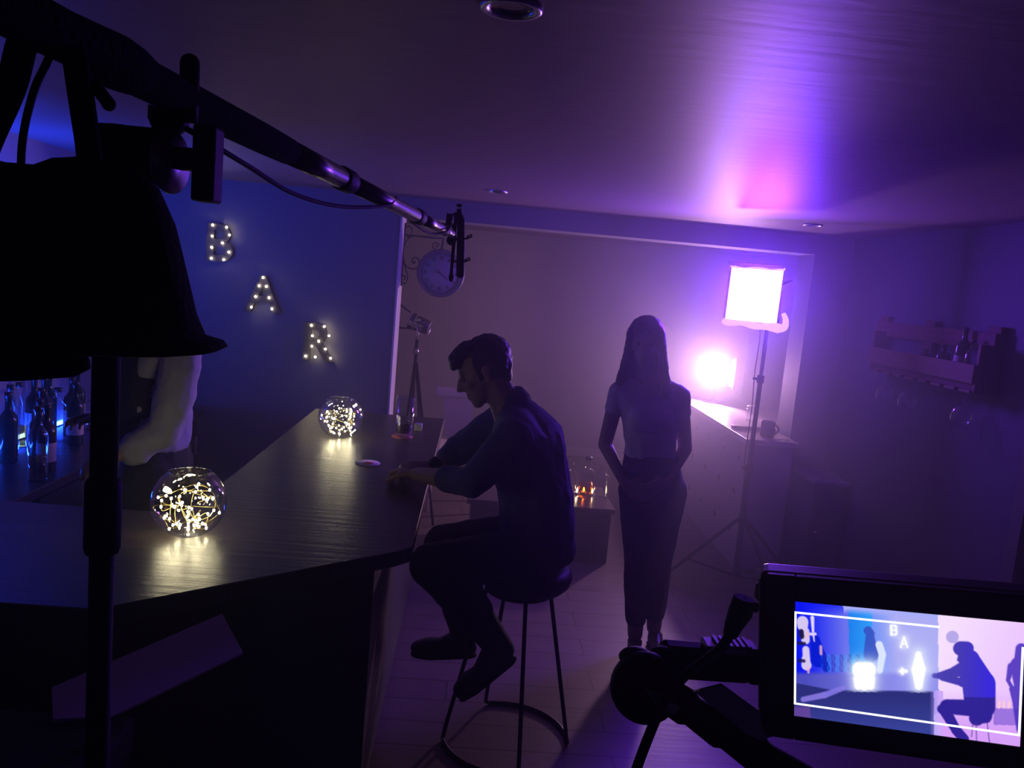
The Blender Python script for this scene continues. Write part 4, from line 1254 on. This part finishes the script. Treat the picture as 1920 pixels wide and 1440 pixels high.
# ------------------------------------------------------------------ seated man
def seated_man():
    t = thing('person', 'seated man in dark blue shirt hunched over the bar on a round stool', 'person', (.26, 2.8, .66))
    F = Flesh()
    hd = V(.040, 2.80, 1.375); f = V(-1, -.06, -.50); u = V(-.45, 0, 1)
    P, S, rot = head(F, hd, f, u, .98)
    F.chain([V(.155, 2.80, 1.215), V(.115, 2.8, 1.285), V(.075, 2.80, 1.345)], [.066, .056, .055])
    F.hull([(V(.29, 2.8, .77), (.115, .16, .09)), (V(.275, 2.8, .92), (.105, .145, .08))])
    F.hull([(V(.275, 2.8, .92), (.105, .145, .08)), (V(.215, 2.8, 1.10), (.12, .16, .09))])
    F.hull([(V(.215, 2.8, 1.10), (.12, .16, .09)), (V(.165, 2.63, 1.195), .055), (V(.165, 2.97, 1.195), .055), (V(.16, 2.8, 1.215), .06)])
    NA = [V(.155, 2.61, 1.185), V(.030, 2.57, 1.030), V(-.165, 2.80, .985)]
    FA = [V(.150, 2.99, 1.190), V(-.025, 3.06, 1.03), V(-.120, 2.985, .972)]
    F.chain(NA, [.052, .042, .027]); F.chain(FA, [.052, .042, .027])
    hand(F, NA[2], V(-.62, .75, -.10), V(-.25, .1, -1), .60, .05, 1, .97)
    hand(F, FA[2], V(-.95, -.25, -.03), V(.1, .35, -1), .85, .03, -1, .97)
    NL = [V(.28, 2.71, .755), V(-.095, 2.665, .705), V(.185, 2.72, .385)]
    FL = [V(.28, 2.89, .755), V(-.06, 2.94, .69), V(.045, 2.92, .345)]
    F.chain(NL, [.085, .060, .042]); F.chain(FL, [.085, .060, .042])
    F.build('body', SKIN, t, .0062, 2)
    eyes(P, S, rot, t)
    # hair: short at the nape, swept up over the brow
    H = Flesh()
    H.hull([(P(-.028, 0, .045), S(.092, .083, .082)), (P(-.040, 0, .0), S(.070, .080, .05))], rot)
    H.hull([(P(.03, 0, .095), S(.05, .064, .030)), (P(.085, .0, .080), S(.022, .052, .022))], rot)
    H.hull([(P(.085, .010, .074), S(.016, .044, .020)), (P(.100, .016, .056), S(.010, .030, .014))], rot)
    H.hull([(P(.078, 0, .060), S(.016, .050, .022)), (P(.060, 0, .085), S(.030, .055, .03))], rot)
    H.hull([(P(-.075, 0, .01), S(.030, .060, .04)), (P(-.070, 0, -.045), S(.020, .048, .022))], rot)
    for b in (1, -1):
        H.hull([(P(.015, b * .068, .030), S(.020, .012, .026)), (P(.020, b * .066, -.01), S(.010, .008, .016))], rot)
    H.build('hair', mat('dark_hair', (.018, .013, .011), .55, bump=.5, scale=120), t, .006, 1, (.012, .02))
    # shirt
    SH = mat('blue_shirt', (.045, .055, .13), .85, noise=.15, scale=25)
    C = Flesh()
    C.hull([(V(.285, 2.8, .765), (.140, .185, .055)), (V(.272, 2.8, .90), (.138, .175, .08))])
    C.hull([(V(.272, 2.8, .90), (.138, .175, .08)), (V(.222, 2.8, 1.09), (.142, .182, .10))])
    C.hull([(V(.222, 2.8, 1.09), (.142, .182, .10)), (V(.168, 2.63, 1.195), .068), (V(.168, 2.97, 1.195), .068), (V(.162, 2.8, 1.215), .070)])
    C.hull([(V(.222, 2.8, 1.09), (.142, .182, .10)), (V(.225, 2.8, 1.17), (.118, .165, .075)), (V(.172, 2.8, 1.245), (.075, .10, .05))])
    C.hull([(V(.158, 2.8, 1.265), (.064, .066, .024)), (V(.132, 2.8, 1.300), (.058, .060, .016))], Matrix.Rotation(-.6, 3, 'Y'))
    C.chain([NA[0], NA[1], NA[1].lerp(NA[2], .42)], [.071, .054, .044]); C.chain([FA[0], FA[1], FA[1].lerp(FA[2], .48)], [.071, .060, .046])
    C.hull([(NA[1].lerp(NA[2], .36), .048), (NA[1].lerp(NA[2], .44), .048)]); C.hull([(FA[1].lerp(FA[2], .40), .047), (FA[1].lerp(FA[2], .50), .047)])
    C.build('shirt', SH, t, .0075, 2, (.014, .07))
    # trousers
    TR = mat('dark_trousers', (.012, .012, .018), .85, noise=.2, scale=40)
    C = Flesh()
    C.hull([(V(.298, 2.8, .752), (.132, .178, .070)), (V(.285, 2.8, .83), (.122, .168, .05))])
    C.chain([NL[0], NL[1]], [.102, .072]); C.chain([FL[0], FL[1]], [.102, .072])
    C.chain([NL[1], NL[1].lerp(NL[2], .35) + V(.015, 0, .01), NL[2]], [.072, .080, .048]); C.chain([FL[1], FL[1].lerp(FL[2], .35), FL[2]], [.072, .068, .047])
    C.build('trousers', TR, t, .008, 2, (.010, .06))
    LE = mat('dark_leather', (.014, .012, .012), .4)
    shoe(t, (.245, 2.735, .350), (.050, 2.71, .185), (-.66, 0, .75), LE, .09, w=.05, k=1.3)
    shoe(t, (.105, 2.915, .262), (-.150, 2.905, .252), (-.02, 0, 1), LE, .09, w=.048, k=1.2)
    # wristwatch on the far arm
    a, b = FA[1], FA[2]
    m = MB(); ax = (b - a).normalized(); m.lathe([(.0285, -.011), (.031, -.011), (.031, .011), (.0285, .011)], a.lerp(b, .90), 24, axis=ax, wrap=True); m.lathe([(0, -.004), (.016, -.004), (.016, .004), (0, .004)], a.lerp(b, .90) + V(-.01, -.028, .012), 18, axis=(-.3, -.9, .4)); m.build('wristwatch', BLACK, t)
seated_man()

def stool():
    cx, cy = .232, 2.80
    t = thing('bar_stool', 'round-seated bar stool on thin black wire legs under the seated man', 'stool', (cx, cy, 0))
    m = MB(); m.lathe([(0, .585), (.10, .588), (.140, .600), (.163, .622), (.170, .648), (.165, .672), (.140, .682), (0, .684)], (cx + .022, cy, 0), 40); m.build('seat', mat('stool_vinyl', (.035, .02, .03), .55), t)
    r0, r1 = .115, .235
    angs = {'a': 188, 'b': 108, 'c': -8, 'd': -80}
    def at(a, r, z): return V(cx + r * math.cos(R(a)), cy + r * math.sin(R(a)), z)
    wire = mat('wire_black', (.012, .011, .012), .4, .6)
    for a0, a1 in ((108, -8), (188, 280)):
        P0 = [at(a0, r0, .60), at(a0, r1 - .012, .07), at(a0, r1 - .004, .02)]
        arc = [at(a0 + (a1 - a0) * k / 12, r1, .008) for k in range(1, 12)]
        P1 = [at(a1, r1 - .004, .02), at(a1, r1 - .012, .07), at(a1, r0, .60)]
        m = MB(); m.tube(P0 + [at(a0 + (a1 - a0) * .03, r1, .009)], .0078, 10); m.build('leg', wire, t)
        m = MB(); m.tube(P1 + [] , .0078, 10); m.tube([P1[0], at(a0 + (a1 - a0) * .97, r1, .009)], .0078, 10); m.build('leg', wire, t)
        m = MB(); m.tube([at(a0 + (a1 - a0) * .03, r1, .009)] + arc + [at(a0 + (a1 - a0) * .97, r1, .009)], .0078, 10); m.build('floor_rail', wire, t)
    m = MB(); m.lathe([(.10, .582), (.125, .582), (.125, .59), (.10, .59)], (cx + .005, cy, 0), 32, wrap=True); m.build('seat_ring', wire, t)
stool()

# ------------------------------------------------------------------ standing woman
def standing_woman():
    t = thing('person', 'woman with long hair in pale top and dark jeans standing behind the seated man', 'person', (.92, 3.6, 0))
    F = Flesh()
    hd = V(.772, 3.60, 1.475); f = V(-.28, -1, -.12); u = V(-.06, -.04, 1)
    P, S, rot = head(F, hd, f, u, .92)
    F.chain([V(.812, 3.65, 1.275), V(.795, 3.64, 1.335), V(.782, 3.625, 1.40)], [.052, .046, .047])
    F.hull([(V(.885, 3.64, .80), (.150, .10, .09)), (V(.868, 3.64, .90), (.128, .09, .06))])
    F.hull([(V(.868, 3.64, .90), (.128, .09, .06)), (V(.855, 3.64, .99), (.108, .082, .05))])
    F.hull([(V(.855, 3.64, .99), (.108, .082, .05)), (V(.835, 3.64, 1.15), (.130, .092, .07))])
    F.hull([(V(.835, 3.64, 1.15), (.130, .092, .07)), (V(.688, 3.65, 1.240), .038), (V(.956, 3.65, 1.248), .038), (V(.818, 3.65, 1.28), .048)])
    F.hull([(V(.775, 3.57, 1.12), .052)]); F.hull([(V(.878, 3.57, 1.125), .052)])
    RA = [V(.680, 3.65, 1.232), V(.648, 3.675, .975), V(.735, 3.555, .825)]
    LA = [V(.972, 3.65, 1.238), V(1.030, 3.675, .985), V(.925, 3.545, .845)]
    F.chain(RA, [.041, .034, .023]); F.chain(LA, [.041, .034, .023])
    hand(F, RA[2], V(.75, -.25, -.45), V(.25, 1, -.1), .45, .05, 1, .88)
    hand(F, LA[2], V(-.85, -.2, -.35), V(-.2, 1, -.1), .45, .05, -1, .88)
    RL = [V(.825, 3.64, .78), V(.850, 3.60, .44), V(.868, 3.575, .095)]
    LL = [V(.955, 3.64, .78), V(.948, 3.625, .44), V(.978, 3.665, .095)]
    F.chain(RL, [.092, .058, .036]); F.chain(LL, [.092, .058, .036])
    F.build('body', SKIN, t, .0062, 2)
    eyes(P, S, rot, t)
    H = Flesh()
    H.hull([(P(-.025, 0, .045), S(.104, .092, .088)), (P(-.055, 0, -.02), S(.075, .095, .08))], rot)
    H.hull([(P(-.06, 0, -.02), S(.070, .095, .08)), (P(-.085, 0, -.20), S(.055, .115, .07)), (P(-.080, -.01, -.28), S(.035, .120, .04))], rot)
    for b, l in ((1, -.235), (-1, -.215)):
        H.hull([(P(.020, b * .074, .03), S(.035, .022, .05)), (P(.01, b * .088, -.08), S(.032, .022, .05))], rot)
        H.hull([(P(.01, b * .088, -.08), S(.032, .022, .05)), (P(.012, b * .112, l), S(.030, .030, .04))], rot)
    H.build('hair', mat('brown_hair', (.06, .035, .022), .5, bump=.6, scale=60, stretch=(6, 6, 1)), t, .007, 2, (.010, .03))
    TP = mat('pale_top', (.50, .47, .50), .85, noise=.08, scale=30)
    C = Flesh()
    C.hull([(V(.858, 3.64, .945), (.128, .098, .03)), (V(.856, 3.64, .99), (.120, .094, .05))])
    C.hull([(V(.856, 3.64, .99), (.120, .094, .05)), (V(.835, 3.64, 1.15), (.140, .102, .07))])
    C.hull([(V(.835, 3.64, 1.15), (.140, .102, .07)), (V(.688, 3.65, 1.240), .046), (V(.956, 3.65, 1.248), .046), (V(.818, 3.65, 1.265), .048)])
    C.hull([(V(.775, 3.565, 1.12), .058), (V(.878, 3.565, 1.125), .058)])
    C.chain([RA[0], RA[0].lerp(RA[1], .30)], [.048, .045]); C.chain([LA[0], LA[0].lerp(LA[1], .30)], [.048, .045])
    C.hull([(V(.690, 3.65, 1.245), .04), (V(.815, 3.65, 1.29), .045), (V(.954, 3.65, 1.252), .04)])
    C.build('top', TP, t, .0075, 2, (.010, .06))
    JE = mat('dark_jeans', (.016, .018, .032), .85, noise=.2, scale=40)
    C = Flesh()
    C.hull([(V(.886, 3.64, .79), (.160, .110, .085)), (V(.866, 3.64, .93), (.132, .098, .03))])
    C.chain(RL[:2], [.100, .068]); C.chain(LL[:2], [.100, .068])
    C.chain([RL[1], RL[1].lerp(RL[2], .3), RL[1].lerp(RL[2], .78)], [.068, .066, .050]); C.chain([LL[1], LL[1].lerp(LL[2], .3), LL[1].lerp(LL[2], .78)], [.068, .066, .050])
    C.build('jeans', JE, t, .0075, 2, (.008, .05))
    m = MB(); m.lathe([(.128, -.012), (.131, 0), (.128, .012)], (0, 0, 0), 40); bmesh.ops.scale(m.bm, vec=(1, .76, 1), verts=m.bm.verts[:]); bmesh.ops.translate(m.bm, vec=(.866, 3.64, .945), verts=m.bm.verts[:]); m.build('belt', BLACK, t)
    LE = mat('dark_leather', (.014, .012, .012), .4)
    shoe(t, (.875, 3.615, .006), (.845, 3.405, .006), (0, 0, 1), LE, .06, w=.034)
    shoe(t, (.985, 3.705, .006), (.985, 3.495, .006), (0, 0, 1), LE, .06, w=.034)
standing_woman()

# ------------------------------------------------------------------ bartender
def bartender():
    t = thing('person', 'bartender in white shirt and dark waistcoat behind the bar, half hidden by the black bag', 'person', (-1.05, 2.9, 0))
    F = Flesh()
    x, y = -1.135, 2.92
    hd = V(x - .10, y - .02, 1.60); f = V(-1, -.45, -.32); u = V(-.3, 0, 1)
    P, S, rot = head(F, hd, f, u, .97)
    F.chain([V(x + .01, y, 1.42), V(x - .03, y, 1.49), V(x - .075, y, 1.555)], [.062, .054, .054])
    F.hull([(V(x + .01, y, .92), (.10, .155, .09)), (V(x + .0, y, 1.08), (.10, .14, .08))])
    F.hull([(V(x, y, 1.08), (.10, .14, .08)), (V(x, y, 1.27), (.115, .16, .09))])
    F.hull([(V(x, y, 1.27), (.115, .16, .09)), (V(x + .115, y - .145, 1.39), .052), (V(x - .095, y + .145, 1.39), .052), (V(x, y, 1.41), .06)])
    NA = [V(x + .145, y - .165, 1.36), V(x + .110, y - .205, 1.085), V(x + .0, y - .28, 1.02)]
    FA = [V(x - .10, y + .16, 1.38), V(x - .12, y + .20, 1.09), V(x - .22, y + .12, 1.05)]
    F.chain(NA, [.050, .040, .026]); F.chain(FA, [.050, .040, .026])
    hand(F, NA[2], V(-.8, -.35, -.45), V(0, .5, -1), .5, .05, -1, .95)
    hand(F, FA[2], V(-1, -.2, -.05), V(0, -.5, -1), .5, .05, 1, .95)
    NL = [V(x + .01, y - .09, .90), V(x - .01, y - .10, .50), V(x + .02, y - .10, .09)]
    FL = [V(x + .01, y + .09, .90), V(x - .03, y + .11, .50), V(x + .0, y + .12, .09)]
    F.chain(NL, [.088, .060, .042]); F.chain(FL, [.088, .060, .042])
    F.build('body', SKIN, t, .0068, 2)
    eyes(P, S, rot, t)
    H = Flesh()
    H.hull([(P(-.028, 0, .045), S(.092, .083, .082)), (P(-.040, 0, .0), S(.070, .080, .05))], rot)
    H.hull([(P(.03, 0, .092), S(.05, .064, .026)), (P(.075, .0, .072), S(.02, .05, .018))], rot)
    H.build('hair', mat('dark_hair', (.018, .013, .011), .55), t, .007, 1, (.010, .02))
    SH = mat('white_shirt', (.40, .39, .48), .85, noise=.06, scale=30)
    C = Flesh()
    C.hull([(V(x, y, 1.0), (.118, .162, .05)), (V(x, y, 1.27), (.128, .172, .09))])
    C.hull([(V(x, y, 1.27), (.128, .172, .09)), (V(x + .115, y - .145, 1.39), .062), (V(x - .095, y + .145, 1.39), .062), (V(x, y, 1.42), .064)])
    C.chain([NA[0], NA[0].lerp(NA[1], .5) + V(.012, -.01, 0), NA[1]], [.066, .068, .056]); C.chain([NA[1], NA[1].lerp(NA[2], .62), NA[1].lerp(NA[2], .80)], [.056, .052, .040])
    C.hull([(NA[1].lerp(NA[2], .70) + V(0, 0, -.03), (.05, .03, .035)), (NA[1].lerp(NA[2], .5) + V(0, 0, .0), .045)])
    C.chain([FA[0], FA[1]], [.066, .056]); C.chain([FA[1], FA[1].lerp(FA[2], .8)], [.056, .044])
    C.build('shirt', SH, t, .008, 2, (.016, .06))
    C = Flesh()
    C.hull([(V(x - .02, y, .98), (.132, .172, .05)), (V(x - .02, y, 1.27), (.142, .180, .07))])
    C.hull([(V(x - .02, y, 1.27), (.142, .180, .07)), (V(x + .03, y - .10, 1.405), .068), (V(x - .05, y + .10, 1.405), .068)])
    C.build('waistcoat', mat('waistcoat_black', (.012, .012, .018), .8), t, .008, 2)
    C = Flesh()
    C.hull([(V(x + .01, y, .92), (.115, .170, .09)), (V(x, y, .99), (.115, .162, .04))])
    C.chain([NL[0], NL[1], NL[1].lerp(NL[2], .95)], [.10, .072, .058]); C.chain([FL[0], FL[1], FL[1].lerp(FL[2], .95)], [.10, .072, .058])
    C.build('trousers', mat('dark_trousers', (.012, .012, .018), .85), t, .009, 2)
    LE = mat('dark_leather', (.014, .012, .012), .4)
    shoe(t, (x + .07, y - .10, .006), (x - .19, y - .11, .006), (0, 0, 1), LE, .08)
    shoe(t, (x + .05, y + .12, .006), (x - .21, y + .13, .006), (0, 0, 1), LE, .08)
bartender()
